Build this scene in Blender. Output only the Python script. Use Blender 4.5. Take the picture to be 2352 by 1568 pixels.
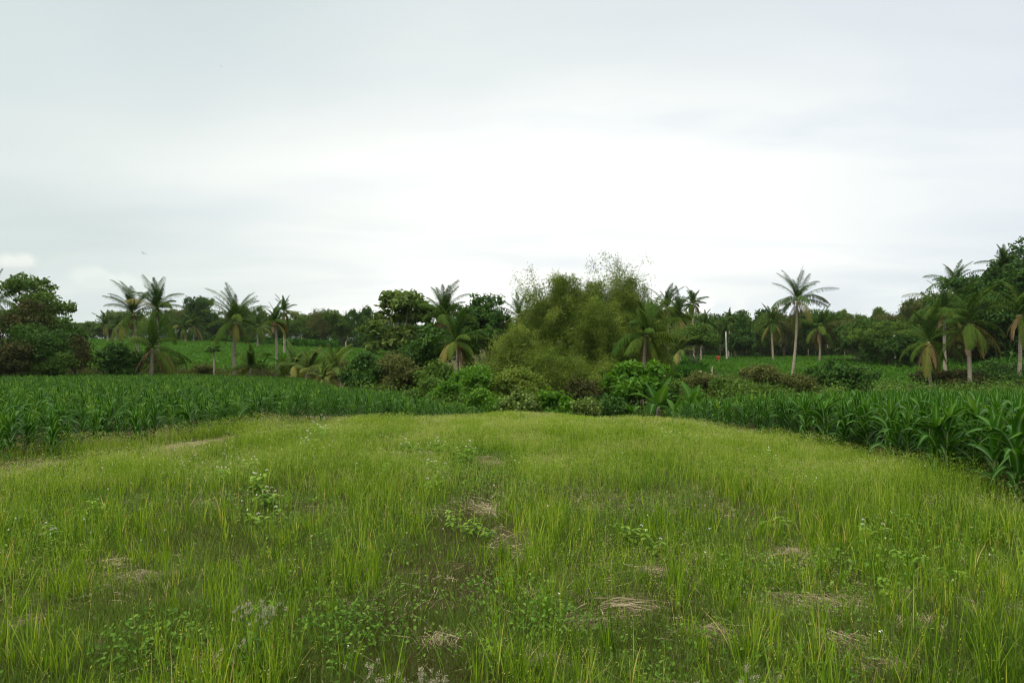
import bpy, math, random
import numpy as np
from mathutils import Vector

# ------------------------------------------------------------------ scene, camera, light
S = bpy.context.scene
for o in list(bpy.data.objects): bpy.data.objects.remove(o)
COL = S.collection
EYE = 1.8
F = 1568.0            # focal length in units of a 2352 px wide picture (24 mm lens)
cam_d = bpy.data.cameras.new('camera'); cam = bpy.data.objects.new('camera', cam_d); COL.objects.link(cam)
cam_d.lens = 24; cam_d.sensor_width = 36; cam_d.clip_start = 0.05; cam_d.clip_end = 9000
cam.location = (0, 0, EYE); cam.rotation_euler = (math.radians(90), 0, 0)
cam_d.dof.use_dof = True; cam_d.dof.focus_distance = 6.5; cam_d.dof.aperture_fstop = 5.6
S.camera = cam
S.view_settings.view_transform = 'Standard'; S.view_settings.look = 'None'
S.view_settings.gamma = 1; S.view_settings.exposure = 0.3
S.render.engine = 'CYCLES'; S.cycles.filter_width = 1.05

SUN_EL, SUN_AZ = 52, -125     # sun behind the cloud, up to the left and behind the camera
sun_d = bpy.data.lights.new('sun', 'SUN'); sun = bpy.data.objects.new('sun', sun_d); COL.objects.link(sun)
sun_d.energy = 1.5; sun_d.angle = math.radians(12); sun_d.color = (1.0, 0.92, 0.76)
el, az = math.radians(SUN_EL), math.radians(SUN_AZ)
sdir = Vector((math.sin(az)*math.cos(el), math.cos(az)*math.cos(el), math.sin(el)))
sun.rotation_euler = sdir.to_track_quat('Z', 'Y').to_euler()
sun.location = (0, 0, 60)

def sky_world():
    w = bpy.data.worlds.new('World'); S.world = w; w.use_nodes = True
    nt = w.node_tree; N = nt.nodes; L = nt.links; N.clear()
    def nd(t, **k):
        n = N.new(t)
        for a, b in k.items(): setattr(n, a, b)
        return n
    def m(op, a, b=None, c=None, clamp=False):
        n = nd('ShaderNodeMath', operation=op); n.use_clamp = clamp
        for i, v in enumerate((a, b, c)):
            if v is None: continue
            if isinstance(v, (int, float)): n.inputs[i].default_value = v
            else: L.new(v, n.inputs[i])
        return n.outputs[0]
    def mix(f, a, b):
        n = nd('ShaderNodeMix', data_type='RGBA')
        for s, v in ((n.inputs[0], f), (n.inputs[6], a), (n.inputs[7], b)):
            if isinstance(v, (int, float)): s.default_value = v
            elif isinstance(v, tuple): s.default_value = (*v, 1)
            else: L.new(v, s)
        return n.outputs[2]
    tc = nd('ShaderNodeTexCoord'); sp = nd('ShaderNodeSeparateXYZ'); L.new(tc.outputs['Generated'], sp.inputs[0])
    x, y, z = sp.outputs
    azm = m('MULTIPLY', m('ARCTAN2', x, y), 57.29578)
    elv = m('MULTIPLY', m('ARCSINE', z), 57.29578)
    # big soft streaks, laid out on a high flat cloud deck
    zz = m('ADD', m('MAXIMUM', z, 0.0), 0.13)
    cb = nd('ShaderNodeCombineXYZ'); L.new(m('DIVIDE', x, zz), cb.inputs[0]); L.new(m('DIVIDE', y, zz), cb.inputs[1])
    mp = nd('ShaderNodeMapping'); mp.inputs['Rotation'].default_value = (0, 0, 0.35); mp.inputs['Scale'].default_value = (0.55, 1.0, 1)
    L.new(cb.outputs[0], mp.inputs[0])
    n1 = nd('ShaderNodeTexNoise'); n1.inputs['Scale'].default_value = 0.55; n1.inputs['Detail'].default_value = 5; n1.inputs['Roughness'].default_value = 0.45; n1.inputs['Distortion'].default_value = 0.6
    L.new(mp.outputs[0], n1.inputs['Vector'])
    streak = m('SUBTRACT', n1.outputs['Fac'], 0.5)
    # glow of the hidden brightness low ahead, dimmer with distance from it
    def gauss(ca, ce, wa, we):
        a = m('DIVIDE', m('SUBTRACT', azm, ca), wa); e = m('DIVIDE', m('SUBTRACT', elv, ce), we)
        r = m('ADD', m('MULTIPLY', a, a), m('MULTIPLY', e, e))
        return m('POWER', 2.71828, m('MULTIPLY', r, -1.0)), r
    glow, _ = gauss(3.0, 10.5, 31.0, 13.5)
    g = m('ADD', glow, m('MULTIPLY_ADD', streak, 1.6, 0.05), clamp=True)
    left = m('MULTIPLY', m('ADD', azm, 40.0), 1/80.0, clamp=True)
    base = mix(left, (0.545, 0.620, 0.600), (0.555, 0.610, 0.680))
    c = mix(g, base, (0.95, 0.955, 0.905))
    n3 = nd('ShaderNodeTexNoise'); n3.inputs['Scale'].default_value = 1.5; n3.inputs['Detail'].default_value = 6; n3.inputs['Roughness'].default_value = 0.5; n3.inputs['Distortion'].default_value = 0.4
    mp3 = nd('ShaderNodeMapping'); mp3.inputs['Rotation'].default_value = (0, 0, 0.35); mp3.inputs['Scale'].default_value = (0.5, 0.95, 1); mp3.inputs['Location'].default_value = (3.3, 1.7, 0)
    L.new(cb.outputs[0], mp3.inputs[0]); L.new(mp3.outputs[0], n3.inputs['Vector'])
    pt = m('MULTIPLY', m('SUBTRACT', n3.outputs['Fac'], 0.47), 4.5, clamp=True)
    c = mix(m('MULTIPLY', pt, m('MULTIPLY_ADD', left, 0.30, 0.16)), c, (0.56, 0.63, 0.72))
    topd = m('MULTIPLY', m('SUBTRACT', 3.0, elv), 0.12, clamp=True)
    c = mix(m('MULTIPLY', topd, 0.25), c, (0.80, 0.84, 0.82))
    # overcast dome brightens towards the zenith, out of the picture
    zen = m('MULTIPLY', m('SUBTRACT', elv, 29.0), 1/30.0, clamp=True)
    c = mix(zen, c, (2.00, 1.92, 1.58))
    # small heaped clouds near the horizon
    n2 = nd('ShaderNodeTexNoise'); n2.inputs['Scale'].default_value = 22; n2.inputs['Detail'].default_value = 6; n2.inputs['Roughness'].default_value = 0.55
    L.new(tc.outputs['Generated'], n2.inputs['Vector'])
    wob = m('MULTIPLY', m('SUBTRACT', n2.outputs['Fac'], 0.5), 3.2)
    def px(p, q):
        t = (p-1176)/F; a = math.degrees(math.atan(t)); e = math.degrees(math.atan((784-q)/F*math.cos(math.atan(t))))
        return a, e
    for (p, q, wa, we, col, st) in (
        (8, 598, 1.9, 0.75, (0.80, 0.82, 0.76), .75), (20, 632, 2.2, 0.9, (0.56, 0.60, 0.59), .5),
        (212, 640, 1.5, 0.9, (0.76, 0.80, 0.75), .6), (287, 648, 1.2, 0.8, (0.76, 0.80, 0.75), .55),
        (320, 668, 1.2, 0.8, (0.70, 0.74, 0.71), .4), (240, 668, 2.6, 1.0, (0.60, 0.66, 0.66), .35),
        (1572, 645, 0.9, 1.0, (0.86, 0.89, 0.89), .6), (1562, 676, 1.2, 0.6, (0.74, 0.79, 0.82), .6),
        (1660, 710, 1.1, 1.3, (0.70, 0.75, 0.78), .7), (1735, 706, 0.9, 1.2, (0.70, 0.75, 0.78), .7),
        (1940, 700, 2.3, 1.5, (0.62, 0.68, 0.70), .65), (2115, 666, 1.1, 0.6, (0.58, 0.66, 0.69), .6),
        (1860, 712, 2.0, 1.0, (0.72, 0.78, 0.80), .45), (2040, 700, 1.6, 1.3, (0.68, 0.75, 0.76), .45)):
        a, e = px(p, q)
        _, r = gauss(a, e, wa, we)
        k = m('MULTIPLY', m('SUBTRACT', m('SUBTRACT', 1.15, r), wob), 1.1, clamp=True)
        k = m('MULTIPLY', m('MULTIPLY', k, k), st)
        c = mix(k, c, col)
    # ground half of the dome
    low = m('MULTIPLY', m('SUBTRACT', 0.0, elv), 0.5, clamp=True)
    c = mix(low, c, (0.10, 0.13, 0.06))
    sky = nd('ShaderNodeTexSky', sky_type='NISHITA'); sky.sun_disc = False
    sky.sun_elevation = el; sky.sun_rotation = az
    b1 = nd('ShaderNodeBackground'); L.new(sky.outputs[0], b1.inputs[0]); b1.inputs[1].default_value = 0.1
    b2 = nd('ShaderNodeBackground'); L.new(c, b2.inputs[0]); b2.inputs[1].default_value = 1.0
    ms = nd('ShaderNodeMixShader'); ms.inputs[0].default_value = 0.94
    L.new(b1.outputs[0], ms.inputs[1]); L.new(b2.outputs[0], ms.inputs[2])
    out = nd('ShaderNodeOutputWorld'); L.new(ms.outputs[0], out.inputs[0])
sky_world()

# ------------------------------------------------------------------ terrain
COLS = [-900, -400, 0, 400, 700, 900, 1050, 1176, 1500, 1750, 2000, 2200, 2352, 2700, 3300]
YK = [0, 8, 12, 16, 18, 22, 30, 45, 62, 75, 110, 150, 200, 400, 3000]
_L = [0, 0, -.05, -.15, -.2, -.35, -.7, -1.2, -1.75, -1.9, -0.9, .5, 1.9, 3.0, 4]
ZT = np.array([_L, _L, _L, _L,
    [0, 0, -.05, -.12, -.2, -.4, -.8, -1.4, -2.0, -2.1, -1.2, -.2, 1.2, 2, 4],
    [0, 0, -.03, -.12, -.3, -.55, -.95, -2.8, -3.0, -2.6, -1.6, -.6, .2, 1, 4],
    [0, 0, -.03, -.14, -.28, -.8, -2.0, -3.2, -3.2, -2.8, -1.8, -.9, -.4, 1, 4],
    [0, 0, -.02, -.09, -.19, -.95, -2.4, -3.3, -3.2, -2.8, -2.0, -1.4, -.8, 1, 4],
    [0, 0, -.04, -.12, -.36, -1.05, -2.4, -3.3, -3.2, -2.8, -2.4, -2.1, -1.6, 1, 4],
    [0, -.05, -.25, -.42, -.5, -.8, -2.0, -3.0, -3.0, -2.7, -2.5, -2.4, -2, 1, 4],
    [0, -.05, -.25, -.5, -.6, -.9, -2.0, -2.8, -2.7, -2.6, -2.4, -2.1, 0, 3, 4],
    [0, -.05, -.22, -.5, -.6, -.9, -1.8, -2.5, -2.5, -2.4, -1.0, 4, 9, 13, 4],
    [0, -.05, -.22, -.45, -.6, -.9, -1.7, -2.3, -2.2, -1.5, 2, 7, 12, 16, 4],
    [0, -.05, -.22, -.45, -.6, -.8, -1.5, -2.0, -1.6, -.5, 4, 10, 15, 18, 4],
    [0, -.05, -.22, -.45, -.6, -.8, -1.5, -2.0, -1.6, -.5, 4, 10, 15, 18, 4]])
CT = (np.array(COLS) - 1176) / F
def terrain(x, y):
    x = np.asarray(x, float); y = np.asarray(y, float)
    yy = np.clip(y, 0, 2999.0); t = np.clip(x / np.maximum(y, 3.0), CT[0], CT[-1] - 1e-6)
    i = np.clip(np.searchsorted(CT, t, side='right') - 1, 0, len(CT) - 2)
    j = np.clip(np.searchsorted(YK, yy, side='right') - 1, 0, len(YK) - 2)
    Y0 = np.array(YK)[j]; Y1 = np.array(YK)[j + 1]
    a = (t - CT[i]) / (CT[i + 1] - CT[i]); b = (yy - Y0) / (Y1 - Y0)
    a = a * a * (3 - 2 * a)
    z = (ZT[i, j] * (1 - a) + ZT[i + 1, j] * a) * (1 - b) + (ZT[i, j + 1] * (1 - a) + ZT[i + 1, j + 1] * a) * b
    und = 0.03 * np.sin(x * 1.3 + 1) * np.sin(y * 1.1) + 0.02 * np.sin(x * 2.9 + y * 1.7) * np.cos(y * 2.3 - x)
    return z + und * np.clip(y / 4, 0, 1) * np.clip(2 - y / 30, 0, 1)
def gz(x, y): return float(terrain(x, y))
def X(px, Y): return (px - 1176) / F * Y
def Zat(py, Y): return EYE + (784 - py) / F * Y
def ground_at(px, py):
    Y = 10.0
    for _ in range(60):
        Y = 0.5 * Y + 0.5 * F * (EYE - gz(X(px, Y), Y)) / (py - 784)
    return X(px, Y), Y
def PXof(x, y): return 1176 + F * x / np.maximum(y, .1)

# ------------------------------------------------------------------ mesh helpers
class Soup:
    def __init__(s): s.V = []; s.F = []; s.T = []; s.M = []; s.n = 0
    def add(s, V, Fc, T, Mi=None):
        V = np.asarray(V, np.float32).reshape(-1, 3); Fc = np.asarray(Fc, np.int64).reshape(-1, 4)
        s.V.append(V); s.F.append(Fc + s.n)
        T = np.broadcast_to(np.asarray(T, np.float32), (len(V),)); s.T.append(T)
        s.M.append(np.zeros(len(V), np.float32) if Mi is None else np.asarray(Mi, np.float32).ravel())
        s.n += len(V)
    def mesh(s, name, mat, smooth=False):
        V = np.concatenate(s.V); Fc = np.concatenate(s.F); T = np.concatenate(s.T); Mi = np.concatenate(s.M)
        me = bpy.data.meshes.new(name)
        me.vertices.add(len(V)); me.vertices.foreach_set('co', V.ravel())
        me.loops.add(Fc.size); me.loops.foreach_set('vertex_index', Fc.ravel().astype(np.int32))
        me.polygons.add(len(Fc)); me.polygons.foreach_set('loop_start', np.arange(0, Fc.size, 4, dtype=np.int32))
        me.polygons.foreach_set('loop_total', np.full(len(Fc), 4, np.int32))
        if smooth: me.polygons.foreach_set('use_smooth', np.ones(len(Fc), bool))
        a = me.attributes.new('tint', 'FLOAT', 'POINT'); a.data.foreach_set('value', T.astype(np.float32))
        a = me.attributes.new('mid', 'FLOAT', 'POINT'); a.data.foreach_set('value', Mi)
        me.materials.append(mat); me.update(calc_edges=True)
        return me
def unit(v): return v / np.maximum(np.linalg.norm(v, axis=-1, keepdims=True), 1e-9)

def strip(sp, P, side, W, T, fold=None):
    """P (N,S,3) centre lines, side (N,S,3), W (N,S) half widths"""
    N, K, _ = P.shape
    A = P - side * W[..., None]; B = P + side * W[..., None]
    T = np.asarray(T, np.float32)
    if fold is None:
        V = np.stack([A, B], 2)            # N,K,2,3
        idx = np.arange(N * K * 2).reshape(N, K, 2)
        Q = np.stack([idx[:, :-1, 0], idx[:, :-1, 1], idx[:, 1:, 1], idx[:, 1:, 0]], -1)
        sp.add(V, Q, np.repeat(T, K * 2))
    else:
        Cn = P - fold
        V = np.stack([A, Cn, B], 2)
        idx = np.arange(N * K * 3).reshape(N, K, 3)
        Q = np.concatenate([np.stack([idx[:, :-1, i], idx[:, :-1, i+1], idx[:, 1:, i+1], idx[:, 1:, i]], -1).reshape(-1, 4) for i in (0, 1)])
        Mi = np.zeros((N, K, 3)); Mi[:, :, 1] = 1
        sp.add(V, Q, np.repeat(T, K * 3), Mi)

def tube(sp, path, rad, k=8, T=0.5):
    path = np.asarray(path, float); n = len(path); rad = np.broadcast_to(rad, (n,))
    d = unit(np.gradient(path, axis=0))
    ref = np.array([1., 0, 0]) if abs(d[0][0]) < 0.8 else np.array([0, 1., 0])
    a = unit(np.cross(d, ref)); b = np.cross(d, a)
    th = np.linspace(0, 2 * np.pi, k, endpoint=False)
    V = path[:, None] + rad[:, None, None] * (np.cos(th)[None, :, None] * a[:, None] + np.sin(th)[None, :, None] * b[:, None])
    idx = np.arange(n * k).reshape(n, k); nx = np.roll(idx, -1, 1)
    Q = np.stack([idx[:-1], nx[:-1], nx[1:], idx[1:]], -1)
    sp.add(V, Q, T)
    if k % 2 == 0:                         # close the top end
        e = idx[-1]; caps = [[e[0], e[i], e[i+1], e[i+2]] for i in range(1, k-2, 2)]
        sp.F.append(np.array(caps) + sp.n - n * k)

def leaves(sp, C, rng, L, W, nrm=None, nb=1.0, dirb=None, db=0.0, T=None):
    """rhombic leaves at centres C"""
    N = len(C)
    if N == 0: return
    n = rng.normal(size=(N, 3))
    if nrm is not None: n = unit(n) + nrm * nb
    n = unit(n)
    d = rng.normal(size=(N, 3))
    if dirb is not None: d = unit(d) + dirb * db
    d = unit(d - (d * n).sum(1, keepdims=True) * n); s = np.cross(n, d)
    L = (L * rng.uniform(.65, 1.25, N))[:, None]; W = (W * rng.uniform(.7, 1.2, N))[:, None]
    V = np.stack([C - d * L * .5, C + s * W * .5 - d * L * .06 + n * W * .18, C + d * L * .5, C - s * W * .5 - d * L * .06 + n * W * .18], 1)
    if T is None: T = rng.uniform(0, 1, N)
    sp.add(V, np.arange(N * 4).reshape(N, 4), np.repeat(T, 4))

def wav(P, f, s):     # cheap smooth 3-D noise, about -1..1
    p = P * f
    return (np.sin(p[:, 0] + 1.7 * s + 1.3 * np.sin(p[:, 1] * .9 + s)) + np.sin(p[:, 1] * 1.1 + 2.3 * s + 1.2 * np.sin(p[:, 2] * 1.2)) + np.sin(p[:, 2] * 1.3 + s + 1.1 * np.sin(p[:, 0] * 1.1 + 2))) / 3

# ------------------------------------------------------------------ materials
def mat_new(name):
    m = bpy.data.materials.new(name); m.use_nodes = True; m.node_tree.nodes.clear(); return m, m.node_tree.nodes, m.node_tree.links
def lin(c):
    f = lambda v: (v / 255 / 12.92) if v <= 10 else ((v / 255 + .055) / 1.055) ** 2.4
    return tuple(f(v) for v in c)
def leaf_mat(name, stops, ns=0.5, namp=0.35, rough=0.5, trans=0.28, spec=0.12, midcol=None, patch=None):
    """stops: [(pos, rgb linear)], colour from a per-leaf tint plus a broad patchiness"""
    m, N, L = mat_new(name)
    at = N.new('ShaderNodeAttribute'); at.attribute_name = 'tint'
    geo = N.new('ShaderNodeNewGeometry')
    no = N.new('ShaderNodeTexNoise'); no.inputs['Scale'].default_value = ns; no.inputs['Detail'].default_value = 3
    L.new(geo.outputs['Position'], no.inputs['Vector'])
    ma = N.new('ShaderNodeMath'); ma.operation = 'MULTIPLY_ADD'; L.new(no.outputs['Fac'], ma.inputs[0]); ma.inputs[1].default_value = namp * 2; ma.inputs[2].default_value = -namp
    ad = N.new('ShaderNodeMath'); ad.operation = 'ADD'; ad.use_clamp = True; L.new(at.outputs['Fac'], ad.inputs[0]); L.new(ma.outputs[0], ad.inputs[1])
    cr = N.new('ShaderNodeValToRGB'); L.new(ad.outputs[0], cr.inputs[0])
    e = cr.color_ramp.elements
    while len(e) < len(stops): e.new(0.5)
    for i, (p, c) in enumerate(stops): e[i].position = p; e[i].color = (*c, 1)
    col = cr.outputs[0]
    if midcol:
        am = N.new('ShaderNodeAttribute'); am.attribute_name = 'mid'
        pw = N.new('ShaderNodeMath'); pw.operation = 'POWER'; L.new(am.outputs['Fac'], pw.inputs[0]); pw.inputs[1].default_value = 5
        mx = N.new('ShaderNodeMix'); mx.data_type = 'RGBA'; L.new(pw.outputs[0], mx.inputs[0]); L.new(col, mx.inputs[6]); mx.inputs[7].default_value = (*midcol, 1)
        col = mx.outputs[2]
    p = N.new('ShaderNodeBsdfPrincipled'); L.new(col, p.inputs['Base Color']); p.inputs['Roughness'].default_value = rough
    p.inputs['Specular IOR Level'].default_value = spec
    hs = N.new('ShaderNodeHueSaturation'); hs.inputs['Value'].default_value = 1.5; hs.inputs['Saturation'].default_value = 1.1; hs.inputs['Hue'].default_value = .485; L.new(col, hs.inputs['Color'])
    tr = N.new('ShaderNodeBsdfTranslucent'); L.new(hs.outputs[0], tr.inputs[0])
    ms = N.new('ShaderNodeMixShader'); ms.inputs[0].default_value = trans; L.new(p.outputs[0], ms.inputs[1]); L.new(tr.outputs[0], ms.inputs[2])
    out = N.new('ShaderNodeOutputMaterial'); L.new(ms.outputs[0], out.inputs[0])
    return m
def bark_mat(name, c1, c2, scale=(3, 3, 12), rough=0.85, bump=0.3):
    m, N, L = mat_new(name)
    tc = N.new('ShaderNodeTexCoord'); mp = N.new('ShaderNodeMapping'); mp.inputs['Scale'].default_value = scale; L.new(tc.outputs['Object'], mp.inputs[0])
    no = N.new('ShaderNodeTexNoise'); no.inputs['Scale'].default_value = 1; no.inputs['Detail'].default_value = 5; L.new(mp.outputs[0], no.inputs['Vector'])
    cr = N.new('ShaderNodeValToRGB'); L.new(no.outputs['Fac'], cr.inputs[0]); cr.color_ramp.elements[0].position = .3; cr.color_ramp.elements[1].position = .7
    cr.color_ramp.elements[0].color = (*c1, 1); cr.color_ramp.elements[1].color = (*c2, 1)
    p = N.new('ShaderNodeBsdfPrincipled'); L.new(cr.outputs[0], p.inputs['Base Color']); p.inputs['Roughness'].default_value = rough
    bp = N.new('ShaderNodeBump'); bp.inputs['Strength'].default_value = bump; bp.inputs['Distance'].default_value = .02; L.new(no.outputs['Fac'], bp.inputs['Height']); L.new(bp.outputs[0], p.inputs['Normal'])
    out = N.new('ShaderNodeOutputMaterial'); L.new(p.outputs[0], out.inputs[0])
    return m

M = {}
M['grass'] = leaf_mat('grass_blades', [(0, (.030, .080, .007)), (.35, (.105, .205, .014)), (.7, (.230, .345, .030)), (.9, (.38, .41, .06)), (1, (.46, .38, .13))], ns=1.0, namp=.50, trans=.28, rough=.55)
M['soft'] = leaf_mat('soft_grass', [(0, (.050, .125, .008)), (.5, (.160, .275, .022)), (.85, (.300, .395, .065)), (1, (.42, .39, .20))], ns=.8, namp=.60, trans=.28, rough=.8, spec=.1)
M['mat'] = leaf_mat('creeping_grass', [(0, (.075, .055, .024)), (.28, (.055, .070, .014)), (.6, (.070, .135, .016)), (1, (.17, .25, .045))], ns=1.6, namp=.45, trans=.25, rough=.7)
M['straw'] = leaf_mat('straw', [(0, (.12, .095, .055)), (.6, (.28, .23, .15)), (1, (.46, .40, .29))], trans=.1, rough=.8, namp=.15)
M['maize'] = leaf_mat('maize_leaf', [(0, (.010, .046, .004)), (.5, (.021, .086, .006)), (.85, (.044, .138, .010)), (1, (.13, .23, .028))], ns=.3, namp=.18, rough=.42, trans=.32, spec=.07, midcol=(.16, .26, .10))
M['maize_far'] = leaf_mat('far_maize_leaf', [(0, (.026, .095, .008)), (.5, (.050, .150, .012)), (1, (.095, .215, .018))], ns=.08, namp=.25, rough=.5, trans=.3)
M['weed'] = leaf_mat('broad_weed_leaf', [(0, (.07, .16, .015)), (.6, (.15, .28, .028)), (1, (.23, .36, .055))], rough=.5, trans=.35, namp=.1)
M['lowweed'] = leaf_mat('low_weed_leaf', [(0, (.045, .11, .012)), (.6, (.09, .20, .022)), (1, (.17, .29, .045))], rough=.55, trans=.3, namp=.3)
M['stem'] = leaf_mat('green_stem', [(0, (.06, .12, .03)), (1, (.14, .20, .06))], rough=.6, trans=0.0)
M['white'] = leaf_mat('white_petal', [(0, (.70, .68, .66)), (1, (.85, .84, .82))], rough=.7, trans=.2, namp=0)
M['fluff'] = leaf_mat('seed_fluff', [(0, (.22, .22, .13)), (1, (.50, .46, .36))], rough=.9, trans=.3, namp=0)
M['palm'] = leaf_mat('palm_frond', [(0, (.016, .055, .007)), (.5, (.050, .098, .012)), (.8, (.098, .132, .022)), (1, (.18, .16, .045))], ns=.4, namp=.12, rough=.7, trans=.20, spec=.06)
M['palm_y'] = leaf_mat('yellow_palm_frond', [(0, (.045, .095, .018)), (.5, (.095, .150, .026)), (1, (.22, .22, .050))], ns=.6, namp=.2, rough=.5, trans=.3)
M['palm_dead'] = leaf_mat('dry_frond', [(0, (.09, .055, .03)), (1, (.26, .18, .09))], rough=.8, trans=.1, namp=.1)
M['coco'] = leaf_mat('coconut_husk', [(0, (.10, .09, .02)), (1, (.26, .20, .04))], rough=.5, trans=0, namp=.1)
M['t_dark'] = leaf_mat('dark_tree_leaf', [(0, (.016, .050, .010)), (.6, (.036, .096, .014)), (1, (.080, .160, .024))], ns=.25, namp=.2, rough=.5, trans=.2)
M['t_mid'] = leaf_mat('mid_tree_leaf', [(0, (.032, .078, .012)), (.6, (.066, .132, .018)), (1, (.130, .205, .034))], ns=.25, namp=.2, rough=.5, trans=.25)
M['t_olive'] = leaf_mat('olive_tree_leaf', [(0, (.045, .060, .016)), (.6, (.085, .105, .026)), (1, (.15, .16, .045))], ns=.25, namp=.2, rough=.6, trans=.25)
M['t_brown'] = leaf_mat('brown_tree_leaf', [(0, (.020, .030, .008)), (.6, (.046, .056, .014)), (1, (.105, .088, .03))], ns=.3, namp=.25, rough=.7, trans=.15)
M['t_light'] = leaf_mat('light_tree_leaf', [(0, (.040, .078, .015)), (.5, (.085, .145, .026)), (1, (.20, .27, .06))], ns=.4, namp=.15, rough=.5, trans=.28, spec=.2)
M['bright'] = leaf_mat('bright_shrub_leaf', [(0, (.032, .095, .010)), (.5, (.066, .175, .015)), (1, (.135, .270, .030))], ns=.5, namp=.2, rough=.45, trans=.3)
M['bamboo'] = leaf_mat('bamboo_leaf', [(0, (.040, .080, .010)), (.5, (.098, .160, .021)), (1, (.22, .285, .058))], ns=.22, namp=.16, rough=.55, trans=.35)
M['culm'] = leaf_mat('bamboo_culm', [(0, (.10, .12, .04)), (1, (.30, .26, .12))], rough=.5, trans=0)
M['banana'] = leaf_mat('banana_leaf', [(0, (.012, .055, .006)), (.6, (.026, .100, .010)), (1, (.060, .150, .020))], ns=.6, namp=.1, rough=.6, trans=.3, spec=.05, midcol=(.12, .20, .05))
M['bark'] = bark_mat('brown_bark', (.05, .038, .026), (.16, .125, .09))
M['palebark'] = bark_mat('pale_bark', (.14, .12, .095), (.30, .27, .22))
M['palmbark'] = bark_mat('palm_bark', (.17, .145, .105), (.37, .325, .25), scale=(1.5, 1.5, 9))
M['concrete'] = bark_mat('weathered_concrete', (.34, .33, .31), (.52, .51, .48), scale=(2, 2, 2), bump=.1)
M['red'] = bark_mat('faded_red_cloth', (.42, .035, .02), (.60, .07, .04), scale=(3, 3, 3), bump=.05)
M['bird'] = bark_mat('dark_feather', (.03, .03, .03), (.07, .065, .06), scale=(9, 9, 9), bump=0)

def ground_mat():
    m, N, L = mat_new('earth_and_thatch')
    geo = N.new('ShaderNodeNewGeometry')
    def noise(s, d=5):
        n = N.new('ShaderNodeTexNoise'); n.inputs['Scale'].default_value = s; n.inputs['Detail'].default_value = d; L.new(geo.outputs['Position'], n.inputs['Vector']); return n.outputs['Fac']
    def ramp(f, a, b, ca, cb):
        r = N.new('ShaderNodeValToRGB'); L.new(f, r.inputs[0]); r.color_ramp.elements[0].position = a; r.color_ramp.elements[1].position = b
        r.color_ramp.elements[0].color = (*ca, 1); r.color_ramp.elements[1].color = (*cb, 1); return r.outputs[0]
    soil = ramp(noise(9, 8), .3, .7, (.040, .030, .018), (.13, .098, .060))
    green = ramp(noise(3, 6), .3, .7, (.035, .055, .012), (.080, .105, .026))
    mx = N.new('ShaderNodeMix'); mx.data_type = 'RGBA'
    f = ramp(noise(.8, 6), .42, .62, (0, 0, 0), (1, 1, 1))
    L.new(f, mx.inputs[0]); L.new(soil, mx.inputs[6]); L.new(green, mx.inputs[7])
    p = N.new('ShaderNodeBsdfPrincipled'); L.new(mx.outputs[2], p.inputs['Base Color']); p.inputs['Roughness'].default_value = .95; p.inputs['Specular IOR Level'].default_value = .1
    bp = N.new('ShaderNodeBump'); bp.inputs['Strength'].default_value = .6; bp.inputs['Distance'].default_value = .05; L.new(noise(14, 8), bp.inputs['Height']); L.new(bp.outputs[0], p.inputs['Normal'])
    out = N.new('ShaderNodeOutputMaterial'); L.new(p.outputs[0], out.inputs[0]); return m
M['ground'] = ground_mat()
def soil_mat():
    m, N, L = mat_new('dry_path_soil')
    geo = N.new('ShaderNodeNewGeometry'); n = N.new('ShaderNodeTexNoise'); n.inputs['Scale'].default_value = 12; n.inputs['Detail'].default_value = 8; L.new(geo.outputs['Position'], n.inputs['Vector'])
    r = N.new('ShaderNodeValToRGB'); L.new(n.outputs['Fac'], r.inputs[0]); r.color_ramp.elements[0].position = .3; r.color_ramp.elements[1].position = .7
    r.color_ramp.elements[0].color = (.07, .052, .030, 1); r.color_ramp.elements[1].color = (.24, .18, .11, 1)
    p = N.new('ShaderNodeBsdfPrincipled'); L.new(r.outputs[0], p.inputs['Base Color']); p.inputs['Roughness'].default_value = .95
    bp = N.new('ShaderNodeBump'); bp.inputs['Strength'].default_value = .7; bp.inputs['Distance'].default_value = .04; L.new(n.outputs['Fac'], bp.inputs['Height']); L.new(bp.outputs[0], p.inputs['Normal'])
    out = N.new('ShaderNodeOutputMaterial'); L.new(p.outputs[0], out.inputs[0]); return m
M['soil'] = soil_mat()

# ------------------------------------------------------------------ object helpers
def part(name, me, parent=None):
    o = bpy.data.objects.new(name, me); COL.objects.link(o)
    if parent is not None: o.parent = parent
    return o
def tag(o, label=None, cat=None, group=None, kind=None):
    if label: o['label'] = label
    if cat: o['category'] = cat
    if group: o['group'] = group
    if kind: o['kind'] = kind
    return o
def thing(name, label, cat, loc, rz=0, sc=(1, 1, 1), group=None):
    o = bpy.data.objects.new(name, None); COL.objects.link(o)
    o.location = loc; o.rotation_euler = (0, 0, rz); o.scale = sc; o.empty_display_size = .2
    return tag(o, label, cat, group)

# ------------------------------------------------------------------ the ground sheet
def grid_sheet():
    u = np.linspace(-1, 1, 361)
    xs = np.sign(u) * (np.sinh(np.abs(u) * 7.2) / math.sinh(7.2)) * 3500
    v = np.linspace(0, 1, 420)
    ys = -8 + (np.sinh(v * 6.9) / math.sinh(6.9)) * 3500
    ys = np.concatenate([[-3500, -600, -120, -40, -18], ys])
    XX, YY = np.meshgrid(xs, ys)
    ZZ = terrain(XX, YY) - 0.015
    V = np.stack([XX, YY, ZZ], -1); idx = np.arange(XX.size).reshape(XX.shape)
    sp = Soup(); sp.add(V, np.stack([idx[:-1, :-1], idx[:-1, 1:], idx[1:, 1:], idx[1:, :-1]], -1), 0.5)
    tag(part('ground', sp.mesh('ground', M['ground'], True)), kind='structure', label='earth and thatch under the meadow and the maize fields')
grid_sheet()

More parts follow.
